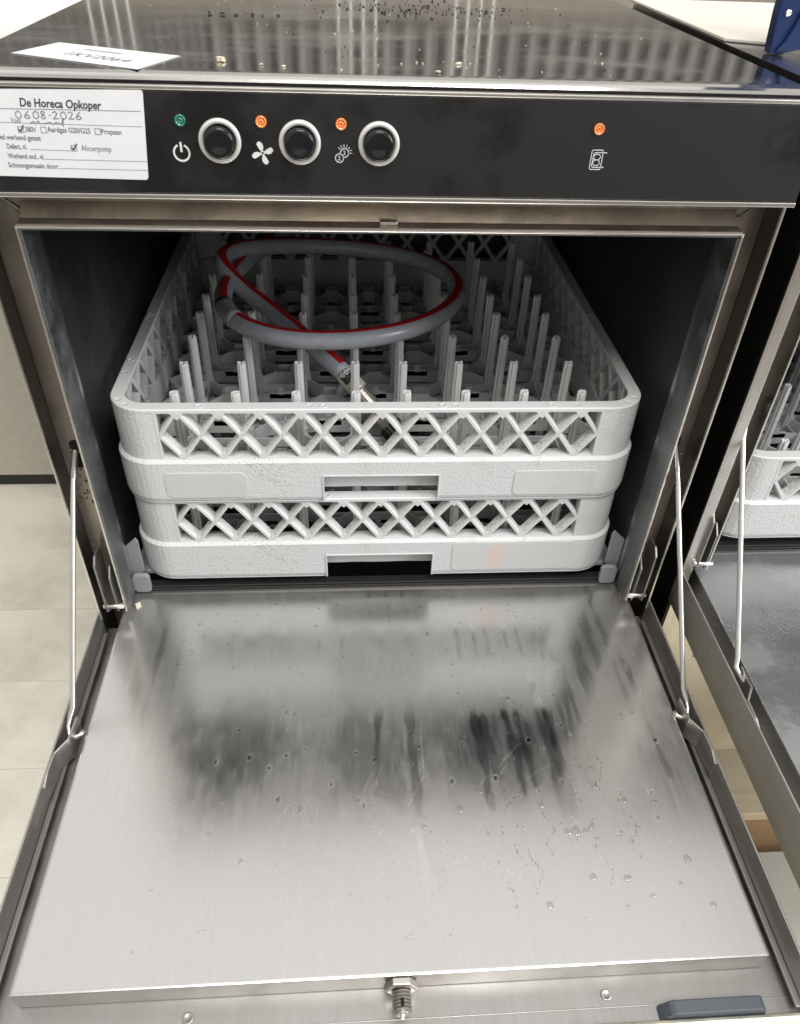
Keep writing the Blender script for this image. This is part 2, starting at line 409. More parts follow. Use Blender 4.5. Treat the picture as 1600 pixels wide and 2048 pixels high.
mbc = MB().box(-7, -2.95, 5.9, 6.05, 0.2, 3.0); obj('added_dark_slab', mbc, 'corr_dark', kind='structure')  # added slab, coloured dark as the shade mirrored in the top's left part

# ------------------------------------------------------------------ glass racks
PEG_P, PEG_C, PEG_X0, PEG_Y0 = 0.0559, 0.0477, -0.1916, 0.0283
def peg_off(i): return i * PEG_P if i < 4 else 6 * PEG_P - PEG_P * (7 - i) + PEG_C
H = 0.25; RC = 0.034
def side_tf(k, u, v):   # side k (0 front,1 right,2 back,3 left): u along, v outward, about rack centre
    x, y = u, -H - v
    for _ in range(k): x, y = -y, x
    return x, y
def corner_path(k, a, b, seg=9):
    """open path from tangential coordinate a on side k round the corner to coordinate -b on side k+1"""
    out = []
    def nrm(kk):
        n = (0, -1)
        for _ in range(kk): n = (-n[1], n[0])
        return n
    x, y = side_tf(k, a, 0); out.append((x, y, *nrm(k)))
    cx, cy = H - RC, -H + RC
    for j in range(seg + 1):
        t = -PI / 2 + PI / 2 * j / seg
        px, py, nx, ny = cx + RC * math.cos(t), cy + RC * math.sin(t), math.cos(t), math.sin(t)
        for _ in range(k): px, py, nx, ny = -py, px, -ny, nx
        out.append((px, py, nx, ny))
    x, y = side_tf((k + 1) % 4, -b, 0); out.append((x, y, *nrm((k + 1) % 4)))
    return out
def closed_path():
    p = []
    for k in range(4): p += corner_path(k, H - RC, H - RC)[1:-1]
    return p
LZ0, LZ1, LX = -0.0535, -0.0042, 0.2045      # lattice window
JP = 0.0372
rack_cache = {}
def lattice_bar_mesh(sgn, half=False):
    mb = MB(); dx = JP / (2 if half else 1); zt, zb = LZ1 + 0.001, LZ0 - 0.001
    zz = zb if not half else (zt + zb) / 2
    # rounded-front bar running from (0,zt) to (sgn*dx, zz)
    d = Vector((sgn * dx, 0, zz - zt)); L_ = d.length; d.normalize(); nn = Vector((-d.z, 0, d.x))
    w = 0.0021; prof = [(-w * 1.25, 0.0115), (-w, 0.0025), (-w * 0.55, 0.0), (w * 0.55, 0.0), (w, 0.0025), (w * 1.25, 0.0115)]
    vs = []
    for t in (0, L_):
        for a, y in prof: vs.append(Vector((0, y, zt)) + d * t + nn * a)
    n = len(prof)
    mb.add(vs, [(i, (i + 1) % n, n + (i + 1) % n, n + i) for i in range(n)] + [tuple(range(n)), tuple(range(2 * n - 1, n - 1, -1))])
    return mb
def build_rack(label, loc, patches, cat='dish rack', group=None, detail=True):
    B = Vector((0, 0.25, -0.104))
    root = thing('dish_rack', label, cat, Vector(loc) + B, group)
    off = Vector((0, 0, 0.104))   # geometry is about rack centre in x,y and top z
    if rack_cache:
        for nm, o in rack_cache['parts']:
            c = o.copy(); C.objects.link(c); c.parent = root
    else:
        parts = []
        def keep(o): parts.append((o.name, o)); return o
        cp = closed_path()
        # rim
        keep(obj('rim', MB().sweep(cp, [(-0.0125, 0), (-0.001, 0), (0, -0.001), (0, -0.0042), (-0.0035, -0.0048), (-0.0035, -0.0042), (-0.0125, -0.0035)], True), 'rack', root, off, 0.0004))
        # little pips and holes on the rim
        for k in range(4):
            for u, hole in ((-0.232, 0), (-0.166, 1), (-0.066, 0), (-0.0535, 1), (0.056, 1), (0.068, 0), (0.158, 1), (0.182, 0), (0.232, 0)):
                x, y = side_tf(k, u, -0.0062 if abs(u) < 0.23 else -0.010); mt = Matrix.Translation((x, y, 0))
                mb = MB()
                if hole: mb.lathe([(0.0040, 0.0001), (0.0036, 0.0006), (0.0030, 0.0006), (0.0026, 0.00015), (0.0001, 0.00012)], 16, mt, caps=False)
                else: mb.lathe([(0.0038, 0.0001), (0.0036, 0.0003), (0.0033, 0.00025), (0.0031, 0.00008), (0.0001, 0.00008)], 16, mt, caps=False)
                keep(obj('rim_hole' if hole else 'rim_pip', mb, 'rack', root, off))
        # corner walls
        for k in range(4):
            keep(obj('corner_wall', MB().sweep(corner_path(k, LX, LX), [(-0.0025, LZ1 + 0.0005), (0, LZ1 + 0.0005), (0.0, LZ0 - 0.001), (-0.0025, LZ0 - 0.001)]), 'rack_skin', root, off))
        # window jambs (ribs closing the ends of the lattice)
        for k in range(4):
            for sg in (-1, 1):
                mb = MB(); p = [side_tf(k, sg * (LX + 0.0003), 0.0003), side_tf(k, sg * (LX + 0.0022), 0.0003), side_tf(k, sg * (LX + 0.0022), -0.0125), side_tf(k, sg * (LX + 0.0003), -0.0125)]
                mb.prism(p, 'z', LZ0 - 0.0005, LZ1 + 0.0004)
                keep(obj('window_jamb', mb, 'rack', root, off, 0.0003))
        # ledge below the lattice, waist chamfer and upper band
        keep(obj('ledge', MB().sweep(cp, [(-0.0125, LZ0), (-0.0002, LZ0 + 0.0003), (0.0003, -0.0548), (-0.0125, -0.0552)], True), 'rack', root, off))
        keep(obj('band', MB().sweep(cp, [(0.0003, -0.0548), (0.0012, -0.0552), (0.0034, -0.0575), (0.0034, -0.0722), (0.0010, -0.0722), (0.0010, -0.0575)], True), 'rack_skin', root, off))
        for k in range(4):
            mb = MB(); mb.sweep(corner_path(k, 0.0565, 0.0565), [(0.0010, -0.0722), (0.0034, -0.0722), (0.0034, -0.0985), (0.0026, -0.1020), (0.0004, -0.1036), (-0.0014, -0.1036), (0.0010, -0.1010)])
            keep(obj('lower_band', mb, 'rack_skin', root, off))
        # inner wall behind the band, seen through the hand holds
        keep(obj('inner_wall', MB().sweep(cp, [(-0.0125, -0.0553), (-0.0105, -0.0553), (-0.0105, -0.0950), (-0.0125, -0.0950)], True), 'rack', root, off))
        # hand hold trims
        for k in range(4):
            mb = MB()
            def q(u0, u1, z0, z1):
                p = [side_tf(k, u0, 0.0044), side_tf(k, u1, 0.0044), side_tf(k, u1, -0.0005), side_tf(k, u0, -0.0005)]
                mb.prism(p, 'z', z0, z1)
            q(-0.0565, 0.0565, -0.0736, -0.0723); q(-0.0572, -0.0558, -0.1036, -0.0737); q(0.0558, 0.0572, -0.1036, -0.0737)
            keep(obj('handhold_trim', mb, 'rack', root, off, 0.0003))
        # bottom rim
        for k in range(4):
            mb = MB(); mb.sweep(corner_path(k, 0.0575, 0.0575), [(0.0022, -0.1045), (0.0022, -0.1036), (-0.0105, -0.1036), (-0.0105, -0.1045)])
            keep(obj('bottom_rim', mb, 'rack', root, off))
        # lattice
        shared = {}
        for k in range(4):
            joints = [(-5 + j) * JP for j in range(11)]
            for j, u in enumerate(joints):
                for sg in (-1, 1):
                    half = (j == 0 and sg < 0) or (j == 10 and sg > 0)
                    key = (sg, half)
                    if key not in shared:
                        o = obj('lattice_bar', lattice_bar_mesh(sg, half), 'rack'); shared[key] = o.data; first = o
                    else:
                        first = bpy.data.objects.new('lattice_bar', shared[key]); C.objects.link(first)
                    first.parent = root
                    x, y = side_tf(k, u, 0.0003 - (0.00002 if sg > 0 else 0)); first.location = (x, y, 0.104); first.rotation_euler = (0, 0, k * PI / 2)
                    keep(first)
            # lower half bars at both ends
            for sg in (-1, 1):
                key = ('low', sg)
                if key not in shared:
                    mb = MB(); zt = (LZ0 + LZ1) / 2; d = Vector((-sg * JP / 2, 0, LZ0 - 0.001 - zt)); L_ = d.length; d.normalize(); nn = Vector((-d.z, 0, d.x)); w = 0.0021
                    pr = [(-w * 1.25, 0.0115), (-w, 0.0025), (-w * 0.55, 0.0), (w * 0.55, 0.0), (w, 0.0025), (w * 1.25, 0.0115)]
                    vs = [Vector((0, y, zt)) + d * t + nn * a for t in (0, L_) for a, y in pr]; n6 = 6
                    mb.add(vs, [(i, (i + 1) % n6, n6 + (i + 1) % n6, n6 + i) for i in range(n6)] + [tuple(range(6)), tuple(range(11, 5, -1))])
                    o = obj('lattice_bar', mb, 'rack'); shared[key] = o.data
                else:
                    o = bpy.data.objects.new('lattice_bar', shared[key]); C.objects.link(o)
                o.parent = root; x, y = side_tf(k, sg * 5.5 * JP, 0.0003); o.location = (x, y, 0.104); o.rotation_euler = (0, 0, k * PI / 2); keep(o)
        # fillets at the lattice joints
        mb = MB()
        for k in range(4):
            def tri(pts, v0=0.0001, v1=-0.010):
                a = [side_tf(k, u, v0) + (z,) for u, z in pts]; b = [side_tf(k, u, v1) + (z,) for u, z in pts]
                m_ = len(pts); mb.add(a + b, [tuple(range(m_)), tuple(range(2 * m_ - 1, m_ - 1, -1))] + [(i, (i + 1) % m_, m_ + (i + 1) % m_, m_ + i) for i in range(m_)])
            for j in range(11):
                u = (-5 + j) * JP
                tri([(u - 0.0062, LZ1 + 0.0006), (u + 0.0062, LZ1 + 0.0006), (u + 0.0022, LZ1 - 0.005), (u, LZ1 - 0.0068), (u - 0.0022, LZ1 - 0.005)])
                tri([(u - 0.0058, LZ0 - 0.0004), (u + 0.0058, LZ0 - 0.0004), (u + 0.002, LZ0 + 0.0045), (u, LZ0 + 0.0062), (u - 0.002, LZ0 + 0.0045)])
            for j in range(12):
                u = (-5.5 + j) * JP; zc = (LZ0 + LZ1) / 2
                s_ = 0.0042
                if 0 < j < 11: tri([(u - s_ * 0.75, zc), (u, zc - s_), (u + s_ * 0.75, zc), (u, zc + s_)], -0.0002)
        keep(obj('lattice_fillet', mb, 'rack', root, off, kind='stuff'))
        # base grid
        mb = MB(); zt = -0.080; zb = -0.097; th = 0.0011
        X = [peg_off(i) + PEG_X0 for i in range(8)]
        Y = [peg_off(i) + PEG_Y0 - 0.25 for i in range(8)]
        def rib(x0, y0, x1, y1, z0=zb, z1=zt, t=th):
            d = Vector((x1 - x0, y1 - y0)); n_ = Vector((-d.y, d.x)).normalized() * t
            mb.prism([(x0 + n_.x, y0 + n_.y), (x0 - n_.x, y0 - n_.y), (x1 - n_.x, y1 - n_.y), (x1 + n_.x, y1 + n_.y)], 'z', z0, z1)
        XX = [-0.2375] + X + [0.2375]; YY = [-0.2375] + Y + [0.2375]
        for i in range(9):
            for j in range(9):
                x0, x1, y0, y1 = XX[i], XX[i + 1], YY[j], YY[j + 1]; cx, cy = (x0 + x1) / 2, (y0 + y1) / 2
                s_ = 0.0085
                if (i + j) % 2 == 0 or i in (0, 8) or j in (0, 8):
                    for sx, sy, px, py in ((-1, -1, x0, y0), (1, -1, x1, y0), (1, 1, x1, y1), (-1, 1, x0, y1)):
                        rib(px, py, cx + sx * s_, cy + sy * s_, zb, zt - 0.0012 * ((i + j) % 3))
                    rib(cx - s_, cy - s_, cx + s_, cy - s_); rib(cx + s_, cy - s_, cx + s_, cy + s_); rib(cx + s_, cy + s_, cx - s_, cy + s_); rib(cx - s_, cy + s_, cx - s_, cy - s_)
                else:
                    rib(cx - s_ * 1.5, cy, cx + s_ * 1.5, cy, zb, zt - 0.002); rib(x0, cy, x1, cy, zb, zt - 0.004)
                    rib(cx - 0.0032, cy, cx + 0.0032, cy, zt - 0.005, zt + 0.004, 0.0013)
        for i in range(8):
            rib(X[i], -0.2375, X[i], 0.2375, -0.0985, -0.088)
            rib(-0.2375, Y[i], 0.2375, Y[i], -0.0986, -0.0881)
        for j in range(9):
            cy = (YY[j] + YY[j + 1]) / 2
            rib(-0.2375, cy, 0.2375, cy, -0.0987, -0.090, 0.0014)
        for i in range(8):
            for j in range(8):
                rib(X[i] - 0.0055, Y[j], X[i] + 0.0055, Y[j], -0.0984, -0.0745, 0.0032)
        keep(obj('base_grid', mb, 'rack', root, off, kind='stuff'))
        # pegs
        a, b = 0.0042, 0.0016
        pl = [(a, b), (b + .0004, b + .0004), (b, a), (-b, a), (-b - .0004, b + .0004), (-a, b), (-a, -b), (-b - .0004, -b - .0004), (-b, -a), (b, -a), (b + .0004, -b - .0004), (a, -b)]
        pegm = []
        for v_ in range(3):
            mb = MB(); rr = random.Random(v_)
            vs = []
            for t, (z, sc) in enumerate(((-0.096, 1.12), (-0.03, 1.04), (-0.0006, 1.0), (0.0016, 0.9))):
                for (x, y) in pl: vs.append((x * sc, y * sc, z + (rr.uniform(-.0011, .0008) if t == 3 else 0)))
            n = 12; vs.append((0, 0, 0.0003)); fs = []
            for t in range(3): fs += [(t * n + i, t * n + (i + 1) % n, (t + 1) * n + (i + 1) % n, (t + 1) * n + i) for i in range(n)]
            fs += [(3 * n + i, 3 * n + (i + 1) % n, 4 * n) for i in range(n)]
            mb.add(vs, fs); o = obj('peg', mb, 'rack'); pegm.append(o.data); bpy.data.objects.remove(o)
        for i in range(8):
            for j in range(8):
                o = bpy.data.objects.new('peg', pegm[(i * 3 + j * 5) % 3]); C.objects.link(o); o.parent = root
                o.location = (X[i], Y[j], 0.104 + random.uniform(-.0004, .0004)); o.rotation_euler = (random.uniform(-.012, .012), random.uniform(-.012, .012), 0)
                keep(o)
        rack_cache['parts'] = parts
    for x0, x1, z0, z1, lb in patches:
        mb = MB().prism(rrect(x0, x1, z0, z1, 0.0055), 'y', -H - 0.0041, -H - 0.0030)
        obj('label_patch', mb, 'patch', root, off, 0.0002, label=lb)
    return root
rk = build_rack('upper white peg rack holding the grey hose, stacked on another rack', (0, 0, 0),
    [(-0.2068, -0.1301, -0.0975, -0.068, None), (0.1304, 0.2130, -0.0985, -0.0690, None)], group='peg racks stacked in the open dishwasher')
def stain_mat():
    mt, nt, N, L, P = new_mat('orange_smeared_patch')
    co = coords(nt)
    g = nt.nodes.new('ShaderNodeTexGradient'); g.gradient_type = 'SPHERICAL'
    mp = nt.nodes.new('ShaderNodeMapping'); mp.inputs['Location'].default_value = (-0.124 * 75, 0, 0.078 * 38); mp.inputs['Scale'].default_value = (75, 0, 38)
    L.new(co, mp.inputs[0]); L.new(mp.outputs[0], g.inputs[0])
    f = math_n(nt, 'MULTIPLY', g.outputs['Fac'], ramp(nt, noise(nt, co, 130, 5, 0.7), [(0.4, 0.2), (0.6, 1.0)]))
    L.new(mix(nt, ramp(nt, f, [(0.0, 0.0), (0.6, 0.42)]), (0.56, 0.56, 0.55), (0.80, 0.38, 0.22)), P.inputs['Base Color']); P.inputs['Roughness'].default_value = 0.4
    return mt
M['patch_stain'] = stain_mat()
rk2 = build_rack('lower white rack with an orange smear on its front label patch', (0, 0.0005, -0.1046), [], group='peg racks stacked in the open dishwasher')
o = obj('label_patch', MB().prism(rrect(0.0767, 0.2080, -0.0975, -0.0585, 0.005), 'y', -H - 0.0041, -H - 0.0030), 'patch_stain', rk2, (0, 0, 0.104), 0.0002, label='patch smeared with orange')
OX, OY, OZ = 0.606, 0.0, 0.045
rk3 = build_rack('white rack inside the neighbouring dishwasher at the right edge', (OX, OY, OZ - 0.104), [])

# ------------------------------------------------------------------ hose
hp = [(0.0257, 0.0566, -0.078), (0.0065, 0.0763, -0.060), (-0.0114, 0.0893, -0.042), (-0.0343, 0.1062, -0.024), (-0.0602, 0.1333, -0.012), (-0.0882, 0.1775, -0.010), (-0.1181, 0.2225, -0.006), (-0.1470, 0.2425, 0.004), (-0.1660, 0.2500, 0.022), (-0.1762, 0.2650, 0.032), (-0.1701, 0.2872, 0.034), (-0.1454, 0.3141, 0.030), (-0.1060, 0.3381, 0.022), (-0.0578, 0.3607, 0.014), (-0.0108, 0.3588, 0.012), (0.0355, 0.3399, 0.012), (0.0708, 0.3150, 0.012), (0.0943, 0.2772, 0.012), (0.1005, 0.2303, 0.012), (0.0838, 0.1843, 0.012), (0.0561, 0.1512, 0.012), (0.0228, 0.1268, 0.012), (-0.0135, 0.1134, 0.012), (-0.0488, 0.1090, 0.012), (-0.0838, 0.1099, 0.012), (-0.1146, 0.1218, 0.012), (-0.1419, 0.1441, 0.012), (-0.1606, 0.1734, 0.012), (-0.1691, 0.2060, 0.013), (-0.1677, 0.2465, 0.014), (-0.1568, 0.2850, 0.016), (-0.1425, 0.3218, 0.018), (-0.1256, 0.3563, 0.020), (-0.1071, 0.3839, 0.024), (-0.0902, 0.4073, 0.030), (-0.07, 0.45, 0.04), (-0.05, 0.50, 0.03)]
def smooth_path(p, it=2, closed=False):
    p = [Vector(q) for q in p]
    for _ in range(1):
        p = [p[0]] + [(p[i - 1] + p[i] * 2 + p[i + 1]) / 4 for i in range(1, len(p) - 1)] + [p[-1]]
    for _ in range(it):   # Catmull-Rom style subdivision
        o = []
        for i in range(len(p) - 1):
            a, b, c, d = p[max(i - 1, 0)], p[i], p[i + 1], p[min(i + 2, len(p) - 1)]
            o += [b, (b * 9 + c * 9 - a - d) / 16]
        p = o + [p[-1]]
    return p
HB = Vector((-0.03, 0.25, -0.02))
hose = thing('drain_hose', 'coiled grey hose with a red stripe lying on the rack pegs', 'hose', HB)
hpath = [p - HB for p in smooth_path(hp[3:])]
HR = 0.0097
obj('tube', MB().tube(hpath, HR, 20), 'hose', hose)
st = hpath[1:]
obj('stripe', MB().tube(st, HR + 0.0003, 6, caps=False, a0=-0.42, a1=0.42, up=(0.12, 0.12, 0.985)), 'red', hose)
# taped joint at the left of the loop
tj = hpath[93:99]
obj('tape_joint', MB().tube(tj, HR + 0.0006, 20), M['guide'], hose)
# crimped end: label sleeve, steel fitting, ribbed nut
def seg_axis(p, q, prof, seg=24, rib=0):
    p = Vector(p) - HB; q = Vector(q) - HB; d = (q - p).normalized(); mt = Matrix.Translation(p) @ d.to_track_quat('Z', 'Y').to_matrix().to_4x4()
    mb = MB()
    L_ = (q - p).length
    mb.lathe([(r, h * L_) for r, h in prof], seg, mt, smooth=(rib == 0))
    return mb, mt, L_
e0 = Vector((-0.0343, 0.1062, -0.0245)); e1 = Vector((0.0045, 0.0785, -0.060)); dirn = (e1 - e0).normalized()
a0 = e0 + dirn * -0.002
mb, mt, L_ = seg_axis(a0, a0 + dirn * 0.024, [(HR + .0002, 0), (HR + .0007, 0.02), (HR + .0007, 0.98), (HR + .0002, 1)])
M['sleeve'] = plain('clear_brown_sleeve', (0.42, 0.38, 0.33), 0.25); obj('label_sleeve', mb, 'sleeve', hose)
# dark printed tag on the sleeve, on the side facing forwards
def arc_patch(mt, r, h0, h1, ang0, ang1, n=14):
    mb = MB(); vs = []
    for h in (h0, h1):
        for k in range(n + 1):
            a = ang0 + (ang1 - ang0) * k / n; vs.append(mt @ Vector((r * math.cos(a), r * math.sin(a), h)))
    mb.add(vs, [(k, k + 1, n + 2 + k, n + 1 + k) for k in range(n)], True); return mb
inv = mt.to_3x3().inverted()
cdir = inv @ (Vector((-0.0314, -0.5917, 0.3709)) - a0); camang = math.atan2(cdir.y, cdir.x)
tagm = obj('printed_tag', arc_patch(mt, HR + .0012, 0.003, 0.0125, camang - 1.5, camang + 0.62), 'black_rubber', hose)
# numbers wrapped on the tag
for i, ch in enumerate('0055'):
    ang = camang + 0.40 - i * 0.42
    rad = mt.to_3x3() @ Vector((math.cos(ang), math.sin(ang), 0)); ax = (mt.to_3x3() @ Vector((0, 0, 1))).normalized()
    tan = rad.cross(ax)
    for sgn in (1,):
        ux = tan if tan.dot(Vector((-1, 0, 0))) < 0 or True else -tan
    org = (mt @ Vector((0, 0, 0.0050))) + rad * (HR + 0.0014)
    # reading direction runs round the hose towards the right, characters stand along the hose
    me_o = text_obj('number_print', ch, 0.0085, 'white_print', hose, org, ux, ux.cross(rad) * -1 if (ux.cross(rad) * -1).dot(Vector((0, 0.3, 1))) > 0 else ux.cross(rad), off=None)
mb, mt2, L2 = seg_axis(a0 + dirn * 0.024, a0 + dirn * 0.050, [(HR + .0005, 0), (HR - .0005, 0.06), (HR - .0005, 0.9), (HR + .0006, 1)], 16, 1)
obj('crimp_fitting', mb, 'fitting', hose)
mb = MB()
n0 = a0 + dirn * 0.050; n1 = a0 + dirn * 0.072
prof = []
mbn, mt3, L3 = seg_axis(n0, n1, [(0.0100, 0), (0.0112, 0.1), (0.0112, 0.6), (0.0096, 1)], 6, 1); obj('hex_nut', mbn, 'fitting', hose, bevel=0.0005)
mb = MB(); pts2 = []
for k in range(36):
    a = 2 * PI * k / 36; r = 0.0125 if k % 2 else 0.0115; pts2.append((r, a))
vs = []
p3 = a0 + dirn * 0.071 - HB; q3 = a0 + dirn * 0.086 - HB; mt4 = Matrix.Translation(p3) @ dirn.to_track_quat('Z', 'Y').to_matrix().to_4x4()
for h in (0, 0.015):
    for r, a in pts2: vs.append(mt4 @ Vector((r * math.cos(a), r * math.sin(a), h)))
mb.add(vs, [(k, (k + 1) % 36, 36 + (k + 1) % 36, 36 + k) for k in range(36)] + [tuple(range(36)), tuple(range(36, 72))])
obj('ribbed_cap', mb, 'black_rubber', hose)
# printed word on the red stripe
w_a = Vector((-0.0488, 0.1195, -0.018)) - HB
text_obj('stripe_print', 'BAR', 0.0052, 'ink_dark', hose, w_a + Vector((0.0035, 0.0075, 0.0105)), (0.62, -0.60, -0.38), (0.5, 0.6, 0.3))

# ------------------------------------------------------------------ door film (mist, drips, wipes) painted as wear on the steel
def door_film(nx, ny, x0, x1, y0, y1):
    xs = np.linspace(x0, x1, nx); ys_ = np.linspace(y0, y1, ny); Xg, Yg = np.meshgrid(xs, ys_)
    def vn(sx, sy, seed):
        g = np.random.default_rng(seed); gx = int((x1 - x0) * sx) + 3; gy = int((y1 - y0) * sy) + 3
        T = g.random((gy, gx)); u = (Xg - x0) * sx; v = (Yg - y0) * sy
        i = u.astype(int); j = v.astype(int); fu = u - i; fv = v - j; fu = fu * fu * (3 - 2 * fu); fv = fv * fv * (3 - 2 * fv)
        return (T[j, i] * (1 - fu) + T[j, i + 1] * fu) * (1 - fv) + (T[j + 1, i] * (1 - fu) + T[j + 1, i + 1] * fu) * fv
    F = 0.84 + 0.16 * (vn(14, 8, 1) - 0.5) + 0.10 * (vn(120, 12, 2) - 0.5) + 0.10 * (vn(500, 60, 3) - 0.5)
    # cleaner patches where the mist has dried or been rubbed off
    def blob(cx, cy, rx, ry, amt, seed):
        nonlocal F
        d = ((Xg - cx) / (rx * 1.25)) ** 2 + ((Yg - cy) / (ry * 1.25)) ** 2 + (vn(90, 50, seed) - 0.5) * 0.9 + (vn(300, 120, seed + 50) - 0.5) * 0.5
        F = F - 0.75 * amt * np.clip(1.15 - d, 0, 1) ** 1.1
    blob(-0.135, -0.190, 0.052, 0.040, 0.38, 11); blob(-0.155, -0.235, 0.025, 0.03, 0.20, 12); blob(-0.02, -0.205, 0.030, 0.06, 0.36, 13)
    blob(0.075, -0.185, 0.055, 0.045, 0.38, 14); blob(0.110, -0.215, 0.045, 0.045, 0.30, 15); blob(-0.12, -0.06, 0.025, 0.022, 0.22, 16)
    blob(0.01, -0.055, 0.035, 0.03, 0.22, 17); blob(0.01, -0.005, 0.05, 0.018, 0.35, 18); blob(0.10, -0.05, 0.035, 0.02, 0.22, 19)
    blob(0.19, -0.08, 0.03, 0.04, 0.20, 20); blob(0.155, -0.17, 0.035, 0.03, 0.22, 21); blob(0.185, -0.205, 0.05, 0.03, 0.12, 22)
    # drips: (x, y start, y end, width, amount)
    def drip(x, ya, yb, w, amt, drift=0.0, seed=0):
        nonlocal F
        g = np.random.default_rng(100 + seed); ph = g.random(4) * 6.28
        t = np.clip((ya - Yg) / (ya - yb), 0, 1)
        cx = x + drift * t + 0.0007 * np.sin(Yg * 70 + ph[0]) + 0.0004 * np.sin(Yg * 210 + ph[1])
        ww = w * (1 + 0.35 * np.sin(Yg * 130 + ph[2]) * np.sin(Yg * 47 + ph[3])) * (1 - 0.3 * t)
        ins = np.clip((ww - np.abs(Xg - cx)) / 0.0022 + 0.5, 0, 1) * np.clip((ya - Yg) / 0.012, 0, 1) * np.clip((Yg - yb) / 0.004 + 1, 0, 1)
        F = F * (1 - ins * amt * (0.80 - 0.30 * t))
    D = [(-0.006, -0.155, -0.215, 0.0032, .65), (0.021, -0.15, -0.365, 0.0040, .55), (0.022, 0.0, -0.03, 0.003, .5), (0.005, 0.0, -0.03, 0.002, .5), (-0.01, 0.0, -0.03, 0.002, .5),
         (0.082, -0.155, -0.265, 0.0048, .8), (0.089, -0.16, -0.21, 0.0045, .8), (0.112, -0.150, -0.25, 0.0040, .8), (0.122, -0.15, -0.245, 0.0036, .8),
         (0.145, -0.120, -0.28, 0.0058, .7), (0.152, -0.16, -0.275, 0.0040, .7), (0.162, -0.09, -0.20, 0.0030, .5), (0.170, -0.07, -0.25, 0.0042, .5), (0.178, -0.10, -0.255, 0.0034, .5),
         (0.196, -0.02, -0.17, 0.0075, .5), (0.214, -0.03, -0.13, 0.0050, .45), (0.230, 0.0, -0.16, 0.0034, .5), (0.243, -0.10, -0.24, 0.0036, .5),
         (0.075, -0.03, -0.11, 0.0030, .5), (0.092, -0.02, -0.12, 0.0026, .5), (0.105, -0.03, -0.10, 0.0036, .5), (0.125, -0.02, -0.09, 0.0022, .5), (0.138, -0.02, -0.1, 0.0026, .45),
         (-0.18, -0.02, -0.10, 0.003, .3), (-0.20, -0.05, -0.13, 0.0022, .3), (-0.15, -0.03, -0.09, 0.004, .3), (-0.222, -0.02, -0.33, 0.0030, .35), (-0.236, -0.08, -0.37, 0.005, .30),
         (-0.10, -0.04, -0.10, 0.0026, .3), (-0.06, -0.02, -0.09, 0.002, .3), (-0.04, -0.05, -0.13, 0.002, .25)]
    for i, (x, ya, yb, w, a) in enumerate(D): drip(x, ya, yb, w, a, 0.004 * (1 if x > 0 else -1), i)
    g = np.random.default_rng(5)
    for i in range(150):  # dried drop rings
        cx, cy = g.uniform(-0.20, 0.25), g.uniform(-0.37, -0.14); r = g.uniform(0.0008, 0.0026)
        d = np.sqrt((Xg - cx) ** 2 + ((Yg - cy) * g.uniform(.7, 1)) ** 2)
        F += 0.35 * np.exp(-((d - r) / 0.0006) ** 2) - 0.35 * (d < r * 0.8)
    for i in range(26):   # hair scratches
        cx, cy = g.uniform(-0.1, 0.15), g.uniform(-0.36, -0.15); an = g.normal(0.9, 0.25); l = g.uniform(0.006, 0.03)
        u = (Xg - cx) * math.cos(an) + (Yg - cy) * math.sin(an); v = -(Xg - cx) * math.sin(an) + (Yg - cy) * math.cos(an) + u * u * 3
        F += 0.22 * (np.abs(v) < 0.0005) * (np.abs(u) < l)
    return Xg, Yg, np.clip(F, 0.0, 1.0)

